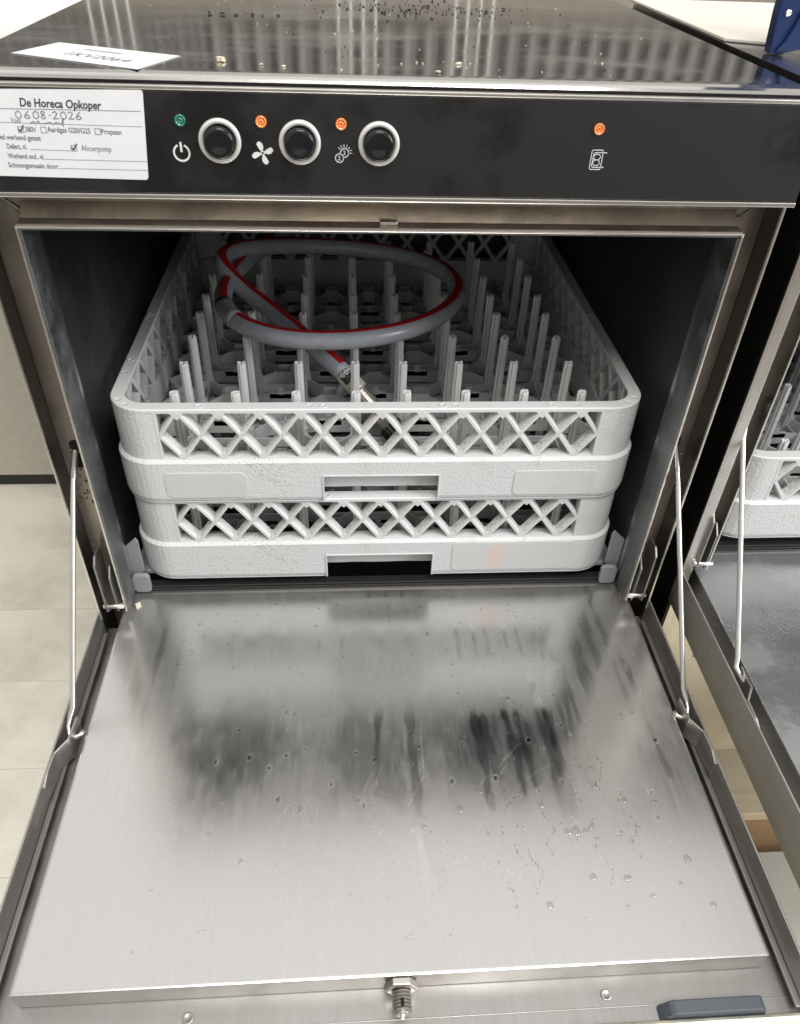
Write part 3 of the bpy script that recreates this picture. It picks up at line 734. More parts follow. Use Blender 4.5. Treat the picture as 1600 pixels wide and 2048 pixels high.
# ------------------------------------------------------------------ dishwasher
def build_machine(loc, label, ztop, primary, group):
    B = Vector((0, 0.22, FZ)) if primary else Vector((0, 0.22, -0.600))
    root = thing('dishwasher', label, 'dishwasher', Vector(loc) + B, group)
    off = -B
    W_ = 0.291
    def part(nm, mb, mat, bevel=0, parent=root, label=None, kind=None):
        return obj(nm, mb, mat, parent, off if parent is root else None, bevel, label, kind)
    # --- top sheet with rolled front edge
    zt = ztop; yf = -0.0160
    prof = [(0.475, zt), (0.475, zt - 0.012), (yf + 0.012, zt - 0.010), (yf + 0.0045, zt - 0.0098), (yf + 0.0014, zt - 0.0060), (yf, zt - 0.0042), (yf + 0.0016, zt - 0.0024), (yf + 0.0048, zt - 0.0012), (yf + 0.010, zt - 0.0003), (yf + 0.015, zt)]
    tp = part('top_panel', MB().prism(prof, 'x', -W_, W_), 'top' if primary else 'neighbour_top', 0)
    # --- control panel
    pz1, pz0, py = zt + 0.0022 - 0.0, 0.198 + (ztop - 0.268), -0.048
    pz1 = zt - 0.0015
    part('panel_gap', MB().box(-W_ + 0.001, W_ - 0.001, -0.0440, yf + 0.003, zt - 0.0140, zt - 0.0108), 'void')
    cp = part('control_panel', MB().box(-W_, W_, py, -0.0445, pz0 + 0.0035, zt - 0.0038).box(-W_ + 0.0001, W_ - 0.0001, -0.0444, -0.004, pz0 + 0.0036, zt - 0.0142), 'panel', 0.0006)
    part('panel_trim', MB().box(-W_, W_, py - 0.0006, -0.0443, zt - 0.0036, zt - 0.0010), 'edge', 0.0006, cp)
    part('panel_trim', MB().box(-W_, W_, py - 0.0010, -0.004, pz0, pz0 + 0.0033), 'edge', 0.0006, cp)
    # --- face frame: channel back plate, outer sides, opening lip
    XL, XR, ZT, ZB = -0.2629, 0.2655, 0.1726 + (ztop - 0.268), -0.222
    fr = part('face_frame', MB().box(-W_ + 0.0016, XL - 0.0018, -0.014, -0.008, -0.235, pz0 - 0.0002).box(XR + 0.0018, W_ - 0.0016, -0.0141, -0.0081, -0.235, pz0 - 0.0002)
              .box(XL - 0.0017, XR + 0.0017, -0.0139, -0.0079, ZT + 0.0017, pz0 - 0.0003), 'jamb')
    # sloping gutter above the opening lip
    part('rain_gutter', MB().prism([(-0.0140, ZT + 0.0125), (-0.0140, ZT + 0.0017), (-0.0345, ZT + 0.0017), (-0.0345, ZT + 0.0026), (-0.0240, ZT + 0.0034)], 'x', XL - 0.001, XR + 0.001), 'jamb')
    lw = 0.0017
    part('opening_lip', MB().box(XL - lw, XL, -0.0362, 0.004, ZB, ZT).box(XR, XR + lw, -0.0362, 0.004, ZB, ZT).box(XL - lw, XR + lw, -0.0363, 0.0041, ZT + 0.0001, ZT + lw), 'edge', 0.0005)
    lt, lb_ = 0.0018, 0
    part('liner_band', MB().box(XL + 0.0001, XL + 0.0016, -0.0340, -0.006, ZB, ZT - 0.0004).box(XR - 0.0016, XR - 0.0001, -0.0340, -0.006, ZB, ZT - 0.0004)
         .box(XL + 0.0017, XR - 0.0017, -0.0339, -0.0061, ZT - 0.0019, ZT - 0.0003), 'liner')
    # --- weld blotches in the upper corners of the frame
    for sx, xx in ((-1, XL - 0.010), (1, XR + 0.010)):
        mb = MB(); rr = random.Random(3 + sx)
        pts = []
        for t in range(9):
            pts.append(Vector((xx + sx * (0.013 - 0.0032 * t) * 1.0, -0.0150 - 0.0002 * rr.random(), ZT + 0.022 - 0.0026 * t)))
        mb.tube(pts, 0.0012, 7, rr=[0.0007 + 0.0010 * rr.random() for _ in pts]); part('weld_bead', mb, 'dark_steel')
    # --- outer sides
    zb = -0.585
    fl_ = 0.0 if primary else 0.0095
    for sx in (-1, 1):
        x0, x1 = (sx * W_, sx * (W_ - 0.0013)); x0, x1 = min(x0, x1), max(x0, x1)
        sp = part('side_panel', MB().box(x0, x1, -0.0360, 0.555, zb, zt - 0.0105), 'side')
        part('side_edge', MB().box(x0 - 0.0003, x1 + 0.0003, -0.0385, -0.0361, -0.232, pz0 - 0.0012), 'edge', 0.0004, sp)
        if not primary:
            a, b = sorted((sx * (W_ - 0.0014), sx * (W_ - 0.0014 - fl_))); part('front_flange', MB().box(a, b, -0.0387, -0.0365, -0.56, pz0 - 0.0014), 'edge', 0.0004, sp)
    part('back_panel', MB().box(-W_ + 0.0015, W_ - 0.0015, 0.5535, 0.5549, zb, zt - 0.0125), 'side')
    part('rear_cover', MB().box(-W_ + 0.0015, W_ - 0.0015, 0.476, 0.5534, zt - 0.016, zt - 0.0126), 'side')
    # --- tank
    tx = 0.2675
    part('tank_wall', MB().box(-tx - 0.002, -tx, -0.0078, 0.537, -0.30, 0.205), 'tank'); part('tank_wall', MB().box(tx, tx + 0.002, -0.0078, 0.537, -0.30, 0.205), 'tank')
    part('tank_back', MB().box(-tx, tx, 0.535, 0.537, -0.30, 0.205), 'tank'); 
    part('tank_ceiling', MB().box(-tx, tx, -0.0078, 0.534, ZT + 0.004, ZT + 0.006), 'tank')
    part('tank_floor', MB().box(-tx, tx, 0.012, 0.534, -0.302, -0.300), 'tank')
    # wash arm under the racks
    mb = MB().box(-0.19, 0.19, 0.21, 0.24, -0.262, -0.254).lathe([(0.022, -0.30), (0.022, -0.25), (0.014, -0.246)], 20, Matrix.Translation((0, 0.225, 0)))
    part('wash_arm', mb, 'dark_steel', 0.001)
    # rack rails
    for sx in (-1, 1):
        a, b = sorted((sx * 0.262, sx * 0.232)); part('rack_rail', MB().box(a, b, 0.012, 0.52, -0.2145, -0.2095), 'guide', 0.001)
        # slanted plastic guide at the mouth
        xg = sx * 0.266
        poly = [(xg, -0.171), (xg - sx * 0.014, -0.158), (xg - sx * 0.016, -0.163), (xg - sx * 0.016, -0.203), (xg, -0.224)]
        part('rack_guide', MB().prism(poly, 'y', 0.006, 0.0085), 'guide', 0.0006)
        xt = sx * 0.2525
        part('guide_foot', MB().prism(rrect(xt - 0.009, xt + 0.009, -0.2245, -0.200, 0.005), 'y', -0.006, -0.001), 'guide', 0.0008)
    # --- sill and gasket
    part('sill', MB().box(-0.262, 0.264, -0.002, 0.0125, -0.240, -0.2265), 'side', 0.001)
    part('gasket', MB().box(-0.260, 0.262, -0.001, 0.010, -0.2263, -0.2212).box(-0.2595, 0.2615, -0.0035, -0.0012, -0.2245, -0.2225), 'black_rubber', 0.0012)
    # --- lower front panel, feet
    lp = part('lower_panel', MB().box(-W_ + 0.012, W_ - 0.012, -0.0345, -0.031, -0.565, -0.272), 'low', 0.0008)
    if not primary:
        obj('notice_sticker', MB().box(-0.237, -0.170, -0.0352, -0.0346, -0.3665, -0.352), 'guide', lp)
    for sx in (-1, 1):
        for yy in (0.02, 0.42):
            part('foot', MB().lathe([(0.016, -0.600), (0.018, -0.594), (0.012, -0.590), (0.010, -0.570)], 14, Matrix.Translation((sx * 0.25, yy, 0))), 'black_rubber')
    part('base_plate', MB().box(-W_ + 0.002, W_ - 0.002, -0.02, 0.55, -0.584, -0.575), 'side')
    part('rear_shroud', MB().box(-W_ + 0.002, W_ - 0.002, -0.0078, 0.0, -0.57, -0.24), 'side')
    # --- hinges
    for sx in (-1, 1):
        xp = sx * 0.2795
        poly = [(-0.0435, -0.214), (-0.036, -0.219), (-0.020, -0.219), (-0.017, -0.150), (-0.022, -0.143), (-0.036, -0.143), (-0.0435, -0.151)]
        hg = part('hinge_plate', MB().prism(poly, 'x', xp - 0.001, xp + 0.001), 'dark_steel', 0.0004)
        poly2 = [(-0.041, -0.216), (-0.020, -0.216), (-0.018, -0.166), (-0.032, -0.160), (-0.041, -0.170)]
        xq = sx * 0.2695; obj('hinge_plate', MB().prism(poly2, 'x', xq - 0.0008, xq + 0.0008), M['dark_steel'], root, off, 0.0003)
        a, b = sorted((sx * 0.2625, sx * 0.2835))
        part('hinge_pin', MB().lathe([(0.0016, 0), (0.0025, 0.0006), (0.0025, b - a - 0.0006), (0.0016, b - a)], 14, Matrix.Translation((a, -0.0405, -0.2085)) @ Matrix.Rotation(PI / 2, 4, 'Y')), 'rod')
    # --- door
    yB, yF, zP, zFl = 0.0065, -0.3872, -0.230, -0.2533
    xl, xr = -0.2708, 0.2735
    if primary:
        nx, ny = 420, 300
        Xg, Yg, F = door_film(nx, ny, xl, xr, yF, yB)
        vs = np.zeros((nx * ny, 3)); vs[:, 0] = Xg.ravel(); vs[:, 1] = Yg.ravel()
        e = np.minimum.reduce([Xg - xl, xr - Xg, Yg - yF]).ravel(); vs[:, 2] = zP - np.clip(0.0014 - e, 0, 1) ** 2 * 260
        idx = np.arange(nx * ny).reshape(ny, nx)
        quads = np.stack([idx[:-1, :-1], idx[:-1, 1:], idx[1:, 1:], idx[1:, :-1]], -1).reshape(-1, 4)
        me = bpy.data.meshes.new('door_panel'); me.from_pydata(vs.tolist(), [], quads.tolist())
        me.polygons.foreach_set('use_smooth', [True] * len(me.polygons))
        at = me.attributes.new('film', 'FLOAT', 'POINT'); at.data.foreach_set('value', F.ravel().astype(np.float32))
        me.materials.append(M['door'])
        skin = bpy.data.objects.new('inner_panel', me); C.objects.link(skin)
    door = part('door', MB().box(xl + 0.0001, xr - 0.0001, yF + 0.0001, yB, zFl, zP - 0.0012), 'tray', 0.0008)
    if primary: skin.parent = door
    else: obj('inner_panel', MB().box(xl, xr, yF, yB, zP - 0.0011, zP), M['fog_door'], door, None, 0.0004)
    # tray: floor, side rims, front rim
    xo = 0.2925; ye = -0.4185
    obj('tray_floor', MB().box(-xo + 0.002, xo - 0.002, ye, -0.030, zFl - 0.0017, zFl - 0.0005).box(-xo + 0.004, xo - 0.004, ye - 0.006, -0.036, zFl - 0.013, zFl - 0.0019), M['tray'], door)
    for sx in (-1, 1):
        a, b = sorted((sx * xo, sx * (xo - 0.0018)))
        obj('side_rim', MB().box(a, b, ye, -0.034, zFl - 0.014, -0.2200), M['rim'], door, None, 0.0006)
        a, b = sorted((sx * (xo - 0.0019), sx * (xo - 0.0070)))
        obj('rim_fold', MB().box(a, b, ye + 0.002, -0.044, -0.2475, -0.2448), M['tray'], door, None, 0.0008)
    # rounded front edge of the tray
    obj('front_rim', MB().prism([(ye + 0.0, zFl - 0.002), (ye + 0.0, -0.2495), (ye - 0.001, -0.2478), (ye - 0.0028, -0.2472), (ye - 0.0045, -0.2480), (ye - 0.022, -0.2600), (ye - 0.0235, -0.2640), (ye - 0.022, -0.268)], 'x', -xo, xo), M['low'], door, None, 0)
    # embossed line on the tray
    obj('tray_crease', MB().box(-xo + 0.003, xo - 0.003, -0.4080, -0.4072, zFl - 0.0004, zFl + 0.0003), M['tray'], door, None, 0.0003)
    # rivets
    for x in (-0.1505, 0.1515):
        obj('rivet', MB().lathe([(0.0040, 0.0), (0.0038, 0.0006), (0.0030, 0.0009), (0.0026, 0.0005), (0.0002, 0.0004)], 18, Matrix.Translation((x, -0.3995, zFl - 0.0004))), M['tray'], door)
    # latch: hex nut, threaded barrel, spring tongue
    lz = -0.2415
    R90 = Matrix.Rotation(PI / 2, 4, 'X')
    lt_ = obj('door_latch', MB().lathe([(0.0100, 0), (0.0122, 0.001), (0.0122, 0.0055), (0.0102, 0.0066)], 6, Matrix.Translation((0.001, yF, lz)) @ R90, smooth=False), M['latch'], door, None, 0.0004)
    prf = [(0.0060, 0.006)]
    for k in range(6): prf += [(0.0056, 0.0066 + k * 0.0023), (0.0070, 0.0074 + k * 0.0023), (0.0070, 0.0080 + k * 0.0023)]
    prf += [(0.0056, 0.0206), (0.0050, 0.0215)]
    obj('threaded_barrel', MB().lathe(prf, 22, Matrix.Translation((0.001, yF, lz)) @ R90, smooth=False), M['fitting'], lt_)
    obj('latch_slot', MB().box(-0.0002, 0.0022, yF - 0.0178, yF - 0.0125, lz + 0.0050, lz + 0.0073), M['void'], lt_)
    obj('spring_tongue', MB().box(-0.0004, 0.0024, yF - 0.0240, yF - 0.0190, lz - 0.002, lz + 0.0066), M['latch'], lt_, None, 0.0007)
    # slate pull handle at the right of the tray
    obj('pull_handle', MB().prism([(0.186, zFl), (0.1925, zFl + 0.0105), (0.196, zFl + 0.0120), (0.259, zFl + 0.0120), (0.262, zFl + 0.010), (0.2645, zFl)], 'y', -0.4182, -0.4085), M['handle'], door, None, 0.001)
    for x in (0.2045, 0.2615):
        nrm = Vector((0, -0.56, 0.83)).normalized()
        mt = Matrix.Translation((x, ye - 0.0125, -0.2532)) @ nrm.to_track_quat('Z', 'Y').to_matrix().to_4x4()
        sc = obj('rim_screw', MB().lathe([(0.0042, -0.0005), (0.0040, 0.0009), (0.0026, 0.0016), (0.0001, 0.0018)], 18, mt), M['latch'], door)
        obj('screw_slot', MB().box(-0.0022, 0.0022, -0.0004, 0.0004, 0.0016, 0.0021, mat=mt).box(-0.0004, 0.0004, -0.0022, 0.0022, 0.00161, 0.00211, mat=mt), M['void'], sc)
    # stay brackets and rods
    for sx in (-1, 1):
        path = [(0.2790, -0.166), (0.2800, -0.190), (0.2885, -0.203), (0.2893, -0.2215), (0.2893, -0.234)]
        zz = [(-0.2440, -0.2195), (-0.2440, -0.2185), (-0.2440, -0.2195), (-0.2440, -0.2195), (-0.2400, -0.2235)]
        mb = MB(); vs = []
        for (x, y), (z0, z1) in zip(path, zz):
            vs += [(sx * x, y, z0), (sx * (x + 0.0017), y + 0.0006, z0), (sx * (x + 0.0017), y + 0.0006, z1), (sx * x, y, z1)]
        n = len(path); fs = [(0, 1, 2, 3), tuple(4 * (n - 1) + k for k in range(4))]
        for i in range(n - 1):
            for k in range(4): fs.append((4 * i + k, 4 * i + (k + 1) % 4, 4 * i + 4 + (k + 1) % 4, 4 * i + 4 + k))
        mb.add(vs, fs); obj('stay_bracket', mb, M['rim'], door, None, 0.0003)
        # rod: threaded end in the jamb, straight run, hook through the bracket
        t0 = Vector((sx * 0.2755, -0.018, -0.030)); t1 = Vector((sx * 0.2785, -0.0365, -0.0560)); t2 = Vector((sx * 0.2835, -0.1600, -0.2130))
        hk = [t1, t1.lerp(t2, 0.33), t1.lerp(t2, 0.66), t2, t2 + Vector((sx * 0.0022, -0.0058, -0.0065)), t2 + Vector((sx * 0.0030, -0.0125, -0.0120)), t2 + Vector((sx * 0.0015, -0.0185, -0.0155)),
              t2 + Vector((-sx * 0.003, -0.0205, -0.0170)), t2 + Vector((-sx * 0.0075, -0.0185, -0.0165)), t2 + Vector((-sx * 0.0105, -0.0145, -0.0150))]
        if not primary: hk = hk[:5] + [t2 + Vector((-sx * 0.002, -0.016, -0.014)), t2 + Vector((-sx * 0.010, -0.020, -0.018))]
        rd = part('stay_rod', MB().tube([t0, t0.lerp(t1, .5)] + hk, 0.00235, 12), 'rod')
        mb = MB(); L_ = (t1 - t0).length * 0.75; mt = Matrix.Translation(t0) @ (t1 - t0).to_track_quat('Z', 'Y').to_matrix().to_4x4()
        pr = []
        k = 0
        while k * 0.0012 < L_: pr += [(0.0027, k * 0.0012), (0.0032, k * 0.0012 + 0.0006)]; k += 1
        obj('rod_thread', mb.lathe(pr, 14, mt), M['dark_steel'], rd)
        # slot in the jamb where the rod enters, with grime round it
        a, b = sorted((sx * 0.2710, sx * 0.2812))
        part('rod_slot', MB().prism(rrect(a, b, -0.052, -0.022, 0.0045), 'y', -0.0146, -0.0142), 'void')
    # limescale and grime lying in the side channels
    for sx in (-1, 1):
        mb = MB(); g_ = random.Random(9 + sx)
        for _ in range(70):
            low = g_.random() < 0.5
            z = g_.gauss(-0.075, 0.022) if not low else g_.gauss(-0.175, 0.022); x = sx * g_.uniform(0.2685, 0.2885); s_ = abs(g_.gauss(0.0006, 0.0004)) + 0.0002
            y = -0.0146 - s_ * 0.2
            v8 = [(x + a * s_ * g_.uniform(.5, 1), y + b * s_ * 0.35, z + c * s_ * g_.uniform(.5, 1.3)) for c in (-1, 1) for b in (-1, 1) for a in (-1, 1)]
            mb.add(v8, [(0, 2, 3, 1), (4, 5, 7, 6), (0, 1, 5, 4), (2, 6, 7, 3), (0, 4, 6, 2), (1, 3, 7, 5)])
        part('limescale', mb, 'scale', kind='stuff')
    for xx in (XL + 0.004, XR - 0.004):
        mb = MB(); g_ = random.Random(5)
        for _ in range(60):
            x = xx + g_.gauss(0, 0.006); z = ZT + 0.010 + g_.gauss(0, 0.007); s_ = g_.uniform(.0005, .0016)
            if z < ZT + 0.0145: continue
            v8 = [(x + a * s_ * g_.uniform(.5, 1.2), -0.0146 + b * s_ * 0.3, z + c * s_ * g_.uniform(.4, 1)) for c in (-1, 1) for b in (-1, 1) for a in (-1, 1)]
            mb.add(v8, [(0, 2, 3, 1), (4, 5, 7, 6), (0, 1, 5, 4), (2, 6, 7, 3), (0, 4, 6, 2), (1, 3, 7, 5)])
        part('limescale', mb, 'scale', kind='stuff')
    part('latch_catch', MB().box(-0.0065, 0.0065, -0.0300, -0.0200, ZT + 0.0030, ZT + 0.0052), 'edge', 0.0006)
    return root, cp, off, tp, door

mt_, nt_, N_, L_, P_ = new_mat('misted_door_steel'); M['fog_door'] = mt_
P_.inputs['Metallic'].default_value = 0.75
_f = ramp(nt_, noise(nt_, coords(nt_), 14, 6, 0.65), [(0.42, 0.10), (0.6, 0.42)]); L_.new(_f, P_.inputs['Roughness'])
L_.new(mix(nt_, noise(nt_, coords(nt_), 18, 6, 0.7), (0.40, 0.405, 0.41), (0.50, 0.505, 0.51)), P_.inputs['Base Color'])
_v = nt_.nodes.new('ShaderNodeTexVoronoi'); _v.inputs['Scale'].default_value = 420; L_.new(coords(nt_), _v.inputs['Vector'])
L_.new(bump(nt_, _v.outputs[0], 0.0003, 0.3), P_.inputs['Normal'])

m1, cpanel, off1, top1, door1 = build_machine((0, 0, 0), 'open stainless dishwasher in the centre with a black control panel and white form sticker', 0.2685, True, None)
m2, cp2, off2, top2, door2 = build_machine((OX, OY, OZ), 'second open dishwasher standing close beside on the right, cut by the frame', 0.266 - OZ, False, None)

# ------------------------------------------------------------------ controls on the panel
PYF = -0.0481
Rf = Matrix.Rotation(PI / 2, 4, 'X')   # local +Z -> -Y
for bx in (-0.1128, -0.0608, -0.0087):
    z = 0.2358; T = Matrix.Translation((bx, PYF, z)) @ Rf
    b = obj('button_ring', MB().lathe([(0.0138, -0.0005), (0.0138, 0.0008), (0.0134, 0.0016), (0.0120, 0.0020), (0.0108, 0.0017), (0.0104, 0.0006)], 40, T, caps=False), 'chrome_ring', cpanel)
    obj('button_well', MB().lathe([(0.0105, 0.0008), (0.0001, 0.0002)], 32, T, caps=False), 'void', cpanel)
    obj('push_button', MB().lathe([(0.0096, 0.0), (0.0098, 0.0052), (0.0096, 0.0066), (0.0090, 0.0074), (0.0075, 0.0076), (0.0050, 0.0070), (0.0022, 0.0066), (0.0001, 0.0065)], 40, T, caps=False), 'black_gloss', cpanel)
for lx, lz_, c in ((-0.1367, 0.2478, 'green'), (-0.0852, 0.2479, 'orange'), (-0.0336, 0.2474, 'orange'), (0.1378, 0.2475, 'orange')):
    T = Matrix.Translation((lx, PYF, lz_)) @ Rf
    obj('indicator_lamp', MB().lathe([(0.0036, -0.0003), (0.0036, 0.0010), (0.0033, 0.0016), (0.0026, 0.0014), (0.0022, 0.0007), (0.0017, 0.0006), (0.0014, 0.0013), (0.0008, 0.0014), (0.0006, 0.0004), (0.0001, 0.0003)], 28, T, caps=False), c, cpanel,
        label='green lamp' if c == 'green' else None)
ys_ = PYF - 0.00002
mb = MB(); cx, cz = -0.1385, 0.2290
ring(mb, cx, cz - 0.0008, 0.0050, 0.0012, ys_, 30, PI * 0.5 + 0.42, PI * 2.5 - 0.42); bar2(mb, cx, cz + 0.0058, cx, cz - 0.0004, 0.0014, ys_); obj('power_symbol', mb, 'white_print', cpanel)
mb = MB(); cx, cz = -0.0857, 0.2289
ring(mb, cx, cz, 0.0011, 0.0006, ys_, 16)
for k in range(4):
    a = k * PI / 2 + 0.25
    def rot(u, v): return (cx + u * math.cos(a) - v * math.sin(a), ys_, cz + u * math.sin(a) + v * math.cos(a))
    P2 = [(0.0013, -0.0003), (0.0032, -0.0016), (0.0054, -0.0016), (0.0072, -0.0004), (0.0073, 0.0010), (0.0062, 0.0022), (0.0036, 0.0016), (0.0015, 0.0008)]
    vs = [rot(u, v) for u, v in P2]; mb.add([(x, y - 0.0002, z) for x, y, z in vs] + vs, [tuple(range(8))] + [(i, (i + 1) % 8, 8 + (i + 1) % 8, 8 + i) for i in range(8)])
obj('fan_symbol', mb, 'white_print', cpanel)
mb = MB(); c2 = (-0.0350, 0.2266); c3 = (-0.0316, 0.2299)
ring(mb, *c2, 0.0027, 0.0005, ys_, 26); ring(mb, *c3, 0.0027, 0.0005, ys_, 26, -2.1, 3.7)
for k in range(7):
    a = -0.05 + k * 0.42; bar2(mb, c3[0] + 0.0034 * math.cos(a), c3[1] + 0.0034 * math.sin(a), c3[0] + 0.0052 * math.cos(a), c3[1] + 0.0052 * math.sin(a), 0.0004, ys_)
obj('cycle_symbol', mb, 'white_print', cpanel)
text_obj('cycle_number', '2', 0.0040, 'white_print', cpanel, (c2[0] - 0.0012, ys_ - 0.0001, c2[1] - 0.0014), (1, 0, 0), (0, 0, 1))
text_obj('cycle_number', '3', 0.0040, 'white_print', cpanel, (c3[0] - 0.0012, ys_ - 0.0001, c3[1] - 0.0014), (1, 0, 0), (0, 0, 1))
# rinse / rack symbol
mb = MB(); cx, cz = 0.1402, 0.2283; w = 0.00045
def poly_line(pts, w, closed=False):
    for a, b in zip(pts, pts[1:] + ([pts[0]] if closed else [])): bar2(mb, a[0], a[1], b[0], b[1], w, ys_)
poly_line([(cx + x, cz + z) for x, z in rrect(-0.0044, 0.0034, -0.0062, 0.0062, 0.0011, 3)], w, True)
poly_line([(cx + 0.0062, cz + 0.0046), (cx - 0.0020, cz + 0.0046), (cx - 0.0028, cz + 0.0040), (cx - 0.0030, cz), (cx - 0.0031, cz - 0.0040), (cx - 0.0025, cz - 0.0048), (cx + 0.0056, cz - 0.0048)], w)
for dz in (0.0018, -0.0019):
    pts = [(cx - 0.0003 + 0.0024 * math.cos(t * PI / 9), cz + dz + 0.0018 * math.sin(t * PI / 9)) for t in range(18)]; poly_line(pts, w, True)
obj('rack_symbol', mb, 'white_print', cpanel)

# ------------------------------------------------------------------ form sticker on the panel
st_ = None
P0 = Vector((-0.1600, PYF - 0.0002, 0.2377)); ang = math.radians(0.0)
TL, TR, BR, BL = (-0.262, 0.2632), (-0.1572, 0.2647), (-0.1630, 0.2108), (-0.268, 0.2122)
mb = MB()
def corner(p, q, r_, n=5, rad=0.0022):
    p, q, r_ = Vector(p), Vector(q), Vector(r_); a = q + (p - q).normalized() * rad; b = q + (r_ - q).normalized() * rad
    return [tuple((a * (1 - t) ** 2 + q * 2 * t * (1 - t) + b * t * t)) for t in [i / n for i in range(n + 1)]]
pl_ = corner(BL, TL, TR) + corner(TL, TR, BR) + corner(TR, BR, BL) + corner(BR, BL, TL)
mb.prism(pl_, 'y', PYF - 0.0003, PYF + 0.0001); stk = obj('form_sticker', mb, 'paper', cpanel)
ux = Vector((1, 0, 0.0)).normalized(); sl = 0.0
YS = PYF - 0.00034
ex = (Vector((TR[0] - TL[0], TR[1] - TL[1]))).normalized(); ey = (Vector((TL[0] - BL[0], TL[1] - BL[1]))).normalized()
UX = (ex.x, 0, ex.y); UY = (ey.x, 0, ey.y)
def sxz(px, py):   # position on the sticker by its printed layout (u right from left margin, v up)
    return (px, YS, py)
def T(txt, x, z, w, hgt, mat='ink', shear=0.0, bold=0.0, right=None):
    o = text_obj('print', txt, hgt, mat, stk, (0, 0, 0), (1, 0, 0), (0, 0, 1), shear, bold)
    xs = [v.co.x for v in o.data.vertices]; k = w / (max(xs) - min(xs)); x0 = (right - w) if right is not None else x; mn = min(xs)
    for v in o.data.vertices:
        cx = (v.co.x - mn) * k; v.co = Vector((x0 + cx, YS + v.co.y, z + v.co.z - 0.018 * cx))
T('De Horeca Opkoper', -0.2345, 0.2540, 0.0502, 0.0068, 'ink_dark', 0.2, 0.00017)
mbl = MB()
def line(x0, z0, x1, z1, w=0.00022): bar2(mbl, x0, z0, x1, z1, w, YS, 0.0001)
line(-0.262, 0.2525, -0.1605, 0.2525, 0.0003); line(-0.262, 0.2447, -0.1610, 0.2435)
line(-0.2350, 0.2287, -0.2095, 0.2283); line(-0.2270, 0.2229, -0.1610, 0.2224); line(-0.2190, 0.2173, -0.1615, 0.2169)
def tick_box(x, z, s_=0.0034): 
    line(x, z, x + s_, z, 0.0003); line(x + s_, z, x + s_ - .0001, z + s_, 0.0003); line(x + s_, z + s_, x, z + s_, 0.0003); line(x, z + s_, x, z, 0.0003)
tick_box(-0.2395, 0.2387); tick_box(-0.2253, 0.2388); tick_box(-0.1916, 0.2384); tick_box(-0.2089, 0.2282)
obj('form_lines', mbl, 'ink', stk)
T('380V', -0.2351, 0.2392, 0.0069, 0.0044, 'ink', 0, 0.00006); T('Aardgas G20/G25', -0.2213, 0.2394, 0.0268, 0.0044, 'ink', 0, 0.00006); T('Propaan', -0.1877, 0.2388, 0.0126, 0.0044, 'ink', 0, 0.00006)
T('Goed werkend getest', 0, 0.2346, 0.0300, 0.0044, 'ink', 0, 0.00006, right=-0.2267); T('Defect, nl.', 0, 0.2290, 0.0125, 0.0044, 'ink', 0, 0.00006, right=-0.2369); T('Afvoerpomp', -0.2027, 0.2284, 0.0191, 0.0050)
T('Werkend ond., nl.', 0, 0.2232, 0.0228, 0.0044, 'ink', 0, 0.00006, right=-0.2275); T('Schoongemaakt door:', 0, 0.2176, 0.0320, 0.0044, 'ink', 0, 0.00006, right=-0.2197); T('Voor', 0, 0.2446, 0.0065, 0.0042, right=-0.2361)
def scribble(pts, w=0.00042, mat='pen'):
    m_ = MB()
    for a, b in zip(pts, pts[1:]): bar2(m_, a[0], a[1], b[0], b[1], w, YS - 0.0001, 0.0001)
    obj('handwriting', m_, mat, stk)
def glyphs(strokes, x, z, s_):
    for st2 in strokes: scribble([(x + u * s_, z + v * s_) for u, v in st2])
D_ = {'0': [[(.5, 1), (.1, .7), (.1, .2), (.45, 0), (.85, .3), (.8, .8), (.5, 1)]], '6': [[(.8, 1), (.3, .6), (.1, .2), (.45, 0), (.85, .2), (.6, .5), (.15, .35)]],
      '8': [[(.8, .9), (.4, 1), (.2, .75), (.7, .4), (.75, .1), (.35, 0), (.2, .25), (.6, .6), (.8, .9)]], '2': [[(.1, .8), (.5, 1), (.75, .75), (.4, .3), (.1, .05), (.9, .1)]], '-': [[(.3, .5), (.6, .5)]],
      '9': [[(.8, .7), (.4, .9), (.2, .55), (.6, .45), (.8, .8), (.7, .1), (.5, -.2)]]}
xx = -0.2390
for ch, dx_ in (('0', .0052), ('6', .0056), ('0', .0042), ('8', .0046), ('-', .0032), ('2', .0050), ('0', .0046), ('2', .0046), ('6', .0050)):
    glyphs(D_[ch], xx, 0.2470, 0.0045); xx += dx_
scribble([(q[0] - 0.004, q[1]) for q in [(-0.2270, 0.2442), (-0.2245, 0.2456), (-0.2240, 0.2440), (-0.2215, 0.2458), (-0.2208, 0.2442), (-0.2170, 0.2445), (-0.2145, 0.2452), (-0.2125, 0.2440), (-0.2105, 0.2452), (-0.2075, 0.2440), (-0.2058, 0.2475), (-0.2068, 0.2425)]])
for x, z in ((-0.2395, 0.2387), (-0.2089, 0.2282)):
    scribble([(x + 0.0004, z + 0.0022), (x + 0.0013, z + 0.0006), (x + 0.0040, z + 0.0044)], 0.0008, 'ink_dark')

# handwritten note lying on the top
NZ = 0.2687
mb = MB().prism([(-0.2640, 0.0395), (-0.1677, -0.0079), (-0.1484, 0.0444), (-0.2445, 0.0867)][::1], 'z', NZ, NZ + 0.0003)
note = tag(obj('paper_note', mb, 'paper'), 'blank white paper card with a handwritten number lying on the steel top', 'note')
nux = Vector((0.0963, -0.0474, 0)).normalized(); nuy = Vector((0.0474, 0.0963, 0)).normalized()
text_obj('number_writing', '1KV2064', 0.0150, 'pen', note, (-0.2310, 0.0390, NZ + 0.0004), nux, nuy, 0.1, 0)
m_ = MB().prism([(-0.2190, 0.0580), (-0.1900, 0.0440), (-0.1888, 0.0465), (-0.2178, 0.0605)], 'z', NZ + 0.0003, NZ + 0.00045); obj('smudged_line', m_, M['guide'], note)

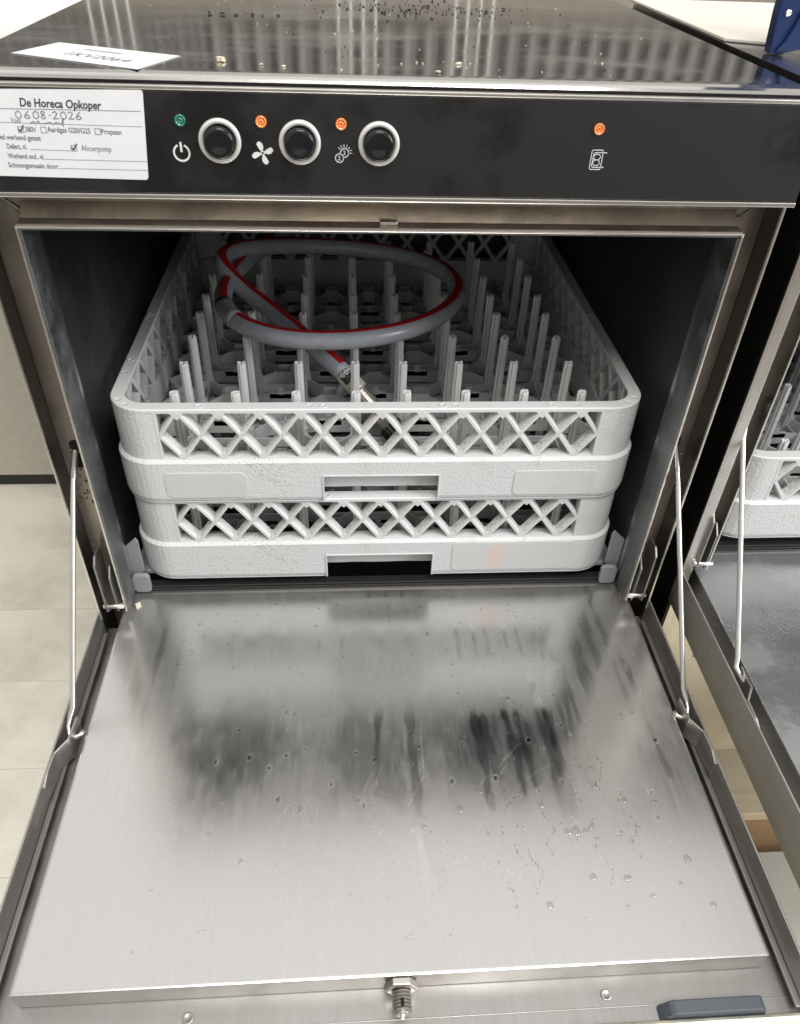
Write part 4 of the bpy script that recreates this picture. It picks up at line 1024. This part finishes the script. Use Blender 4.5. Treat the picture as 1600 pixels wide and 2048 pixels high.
# ------------------------------------------------------------------ small stuff
def crumbs(name, mat, spots, label, zc, cat='crumbs'):
    mb = MB(); r_ = random.Random(len(name))
    for x, y, s_ in spots:
        a = r_.random() * 6.28; pts = []
        m3 = Matrix.Translation((x, y, zc + s_ * 0.3)) @ Matrix.Rotation(a, 4, 'Z') @ Matrix.Diagonal((s_, s_ * r_.uniform(.4, .9), s_ * r_.uniform(.25, .6), 1))
        v8 = [m3 @ Vector((sx * r_.uniform(.4, .7), sy * r_.uniform(.4, .7), sz * 0.5)) for sz in (-1, 1) for sy in (-1, 1) for sx in (-1, 1)]
        mb.add(v8, [(0, 2, 3, 1), (4, 5, 7, 6), (0, 1, 5, 4), (2, 6, 7, 3), (0, 4, 6, 2), (1, 3, 7, 5)])
    o = obj(name, mb, mat, kind='stuff'); tag(o, label, cat); return o
r_ = random.Random(11)
sp = [(r_.gauss(0.045, 0.045), r_.gauss(0.335, 0.035), abs(r_.gauss(0.0008, 0.0006)) + 0.0004) for _ in range(210)] + [(r_.uniform(-.2, .2), r_.uniform(0.0, .40), r_.uniform(.0004, .0013)) for _ in range(50)]
sp += [(-0.155 + k * 0.012 + r_.uniform(-.003, .003), 0.262 + r_.uniform(-.004, .004), r_.uniform(.002, .004)) for k in range(6)]
sp = [q for q in sp if 0.01 < q[1] < 0.45]
crumbs('dark_crumbs', 'crumb_dark', sp, 'dark crumbs scattered across the steel top', 0.2686)
sp = [(-0.1175, 0.030, 0.0045), (-0.1155, 0.027, 0.003), (-0.119, 0.028, 0.002), (-0.0885, 0.0195, 0.002), (-0.073, 0.015, 0.002), (0.052, 0.040, 0.003), (0.054, 0.0415, 0.002), (0.034, 0.006, 0.003)] + [(r_.uniform(-.22, .24), r_.uniform(-.02, .38), r_.uniform(.0004, .0013)) for _ in range(70)]
crumbs('pale_crumbs', 'crumb_light', sp, 'pale crumbs and flecks scattered on the steel top', 0.2686)
crumbs('door_crumb', 'crumb_light', [(-0.2565, -0.0205, 0.005), (-0.2545, -0.0225, 0.003), (-0.2560, -0.024, 0.003)], 'small pale crumb at the back left corner of the open door', -0.2299)

def droplets(name, spots, zc, label):
    mb = MB(); r_ = random.Random(5)
    for x, y, s_, el in spots:
        seg = 10 if s_ > 0.0012 else 6; a0 = r_.random() * 3; wob = [r_.uniform(.82, 1.18) for _ in range(seg)]
        c0 = (x, y, zc); rings = [(1.0, 0.0), (0.93, 0.30), (0.66, 0.58), (0.3, 0.70)] if s_ > 0.0012 else [(1.0, 0.0), (0.7, 0.45)]
        vs = []
        for rr, hh in rings:
            for k in range(seg):
                t = 2 * PI * k / seg; vs.append((x + s_ * rr * wob[k] * math.cos(t), y + s_ * el * rr * wob[k] * math.sin(t), zc + s_ * hh * 0.5))
        vs.append((x, y, zc + s_ * 0.36 * (1 if s_ > .0012 else .65)))
        n = len(rings); fs = [(i * seg + k, i * seg + (k + 1) % seg, (i + 1) * seg + (k + 1) % seg, (i + 1) * seg + k) for i in range(n - 1) for k in range(seg)]
        fs += [((n - 1) * seg + k, (n - 1) * seg + (k + 1) % seg, n * seg) for k in range(seg)]
        mb.add(vs, fs, True)
    o = obj(name, mb, 'water', kind='stuff'); return tag(o, label, 'water drops')
big = [(-0.1215, -0.300, .0030), (0.1275, -0.262, .0040), (0.058, -0.2630, .0040), (0.0265, -0.2780, .0030), (0.020, -0.245, .0020), (0.101, -0.261, .0030), (0.166, -0.2840, .0040), (0.178, -0.2470, .0040), (0.200, -0.2610, .0040),
       (0.226, -0.2640, .0038), (0.205, -0.2860, .0032), (0.157, -0.3250, .0040), (0.118, -0.345, .0040), (0.184, -0.3270, .0044), (0.237, -0.3140, .0042), (0.245, -0.350, .0036), (0.178, -0.348, .0024), (0.2, -0.341, .0028),
       (0.225, -0.333, .0026), (0.145, -0.2870, .0040), (0.152, -0.2870, .0055), (0.160, -0.2868, .0035)]
r_ = random.Random(21); sp = [(x, y, s_ * 0.78, r_.uniform(.8, 1.25)) for x, y, s_ in big]
sp += [(r_.gauss(0.12, 0.07), r_.uniform(-.30, -.02), abs(r_.gauss(0.0007, .0005)) + .0004, r_.uniform(.7, 1.5)) for _ in range(120)]
sp += [(r_.uniform(-.22, .0), r_.uniform(-.13, -.01), abs(r_.gauss(0.0008, .0005)) + .0004, r_.uniform(.6, 1)) for _ in range(45)]
for cx, y0, y1 in ((0.088, -.28, -.35), (0.104, -.28, -.345), (0.113, -.30, -.335), (0.13, -.27, -.305), (0.17, -.29, -.33), (0.20, -.27, -.31), (0.095, -.19, -.27), (0.165, -.22, -.30), (0.14, -.03, -.1), (0.16, -.05, -.15), (0.185, -.2, -.25)):
    for k in range(13): t = k / 12; sp.append((cx + 0.004 * math.sin(t * 7 + cx * 90) + r_.uniform(-.001, .001), y0 + (y1 - y0) * t, r_.uniform(.0003, .0011), r_.uniform(1, 2.2)))
sp += [(r_.uniform(-.2, .25), r_.uniform(-.37, -.28), r_.uniform(.0004, .0013), 1) for _ in range(60)]
sp = [q for q in sp if -0.262 < q[0] < 0.264 and -0.38 < q[1] < 0.0]
droplets('water_drops', sp, -0.22995, 'clear water drops beaded on the open door of the centre dishwasher')
sp = [(OX + r_.uniform(-.235, -.12), OY + r_.uniform(-.22, -.06), r_.uniform(.0004, .0010), 1) for _ in range(500)]
droplets('water_drops', sp, -0.2299 + OZ, 'dense fine water drops on the open door of the right dishwasher')

# ------------------------------------------------------------------ neighbours
sk = thing('wooden_skid', 'low pale wooden skid under the right dishwasher', 'pallet', (0.9, 0.1, FZ))
skz = 0.0445
for y0, y1, mt in ((0.17, 0.30, 'plank'), (0.02, 0.16, 'plank'), (-0.108, 0.008, 'plank')):
    obj('plank', MB().box(-0.75, 0.6, y0 - 0.1, y1 - 0.1, skz - 0.018, skz), mt, sk, None, 0.0015)
obj('plank', MB().box(-0.75, 0.6, -0.300 - 0.1, -0.158 - 0.1, skz - 0.018, skz), 'cream', sk, None, 0.0015)
obj('plank', MB().box(-0.75, 0.6, -0.45 - 0.1, -0.305 - 0.1, skz - 0.018, skz), 'plank', sk, None, 0.0015)
for x in (-0.40, -0.1, 0.4):
    obj('bearer', MB().box(x - 0.07, x + 0.07, -0.55, 0.24, 0.0, skz - 0.0185), 'plank_dark', sk, None, 0.002)
brd = tag(obj('pale_board', MB().prism([(OX - 0.2888, 0.203), (0.90, -0.10), (0.90, 0.50), (OX - 0.2888, 0.50)], 'z', 0.2662, 0.2692), 'lid_board', bevel=0.0008), 'pale grained board lying on top of the right dishwasher', 'board')
bs = thing('blue_strap', 'dark blue plastic strap with a steel rivet above the right dishwasher', 'strap', (0.331, 0.142, 0.2665))
def strap(pts, w, th):
    mb = MB(); vs = []
    for (x, z) in pts: vs += [(x, -w, z), (x, w, z), (x + th, w, z + th * .4), (x + th, -w, z + th * .4)]
    n = len(pts); fs = [(0, 1, 2, 3), tuple(4 * (n - 1) + k for k in range(4))]
    for i in range(n - 1):
        for k in range(4): fs.append((4 * i + k, 4 * i + (k + 1) % 4, 4 * i + 4 + (k + 1) % 4, 4 * i + 4 + k))
    mb.add(vs, fs); return mb
obj('strap_body', MB().prism([(-0.001, 0.0045), (0.0, 0.0), (0.0125, -0.0), (0.0165, 0.006), (0.05, 0.012), (0.05, 0.30), (-0.006, 0.30), (-0.003, 0.03)], 'y', -0.006, 0.006), 'blue', bs, None, 0.0012)
obj('strap_fold', MB().prism([(0.003, 0.002), (0.0085, 0.010), (0.0125, 0.020), (0.018, 0.035), (0.026, 0.045), (0.045, 0.045), (0.045, 0.010), (0.014, 0.002)], 'y', -0.0095, -0.0062), 'blue', bs, None, 0.0015)
obj('rivet', MB().lathe([(0.0028, 0), (0.0027, 0.0006), (0.0020, 0.0012), (0.0014, 0.0012), (0.0010, 0.0006), (0.0002, 0.0004)], 22, Matrix.Translation((0.0055, -0.0061, 0.0300)) @ Rf), 'latch', bs)

# white chest freezer at the left
fz = thing('chest_freezer', 'white chest freezer with a dark plinth behind the dishwasher on the left', 'freezer', (-1.15, 1.0, FZ))
zt_ = 0.245 - FZ
pr = [(0.33, 0.03), (-0.33, 0.03), (-0.33, zt_ - 0.07)]
for k in range(9):
    a = PI - PI / 2 * k / 8; pr.append((-0.33 + 0.075 + 0.075 * math.cos(a), zt_ - 0.075 + 0.075 * math.sin(a)))
pr += [(0.33, zt_)]
obj('body', MB().prism(pr, 'x', -0.9, 0.80, True), 'freezer', fz)
obj('plinth', MB().box(-0.89, 0.79, -0.322, 0.32, 0.0, 0.0298), 'black_rubber', fz)

# wire shelving standing behind (mirrored in the steel top)
ws = thing('wire_shelf_unit', 'white wire shelving seen only as reflections in the steel top', 'wire shelf', (0, 3.0, FZ))
for px in (-1.02, -0.05, 0.42):
    for k in range(4):
        obj('wire_post', MB().tube([(px + k * 0.05, 0, 0.0), (px + k * 0.05, 0.02, 1.9)], 0.0045, 8), 'wire', ws)
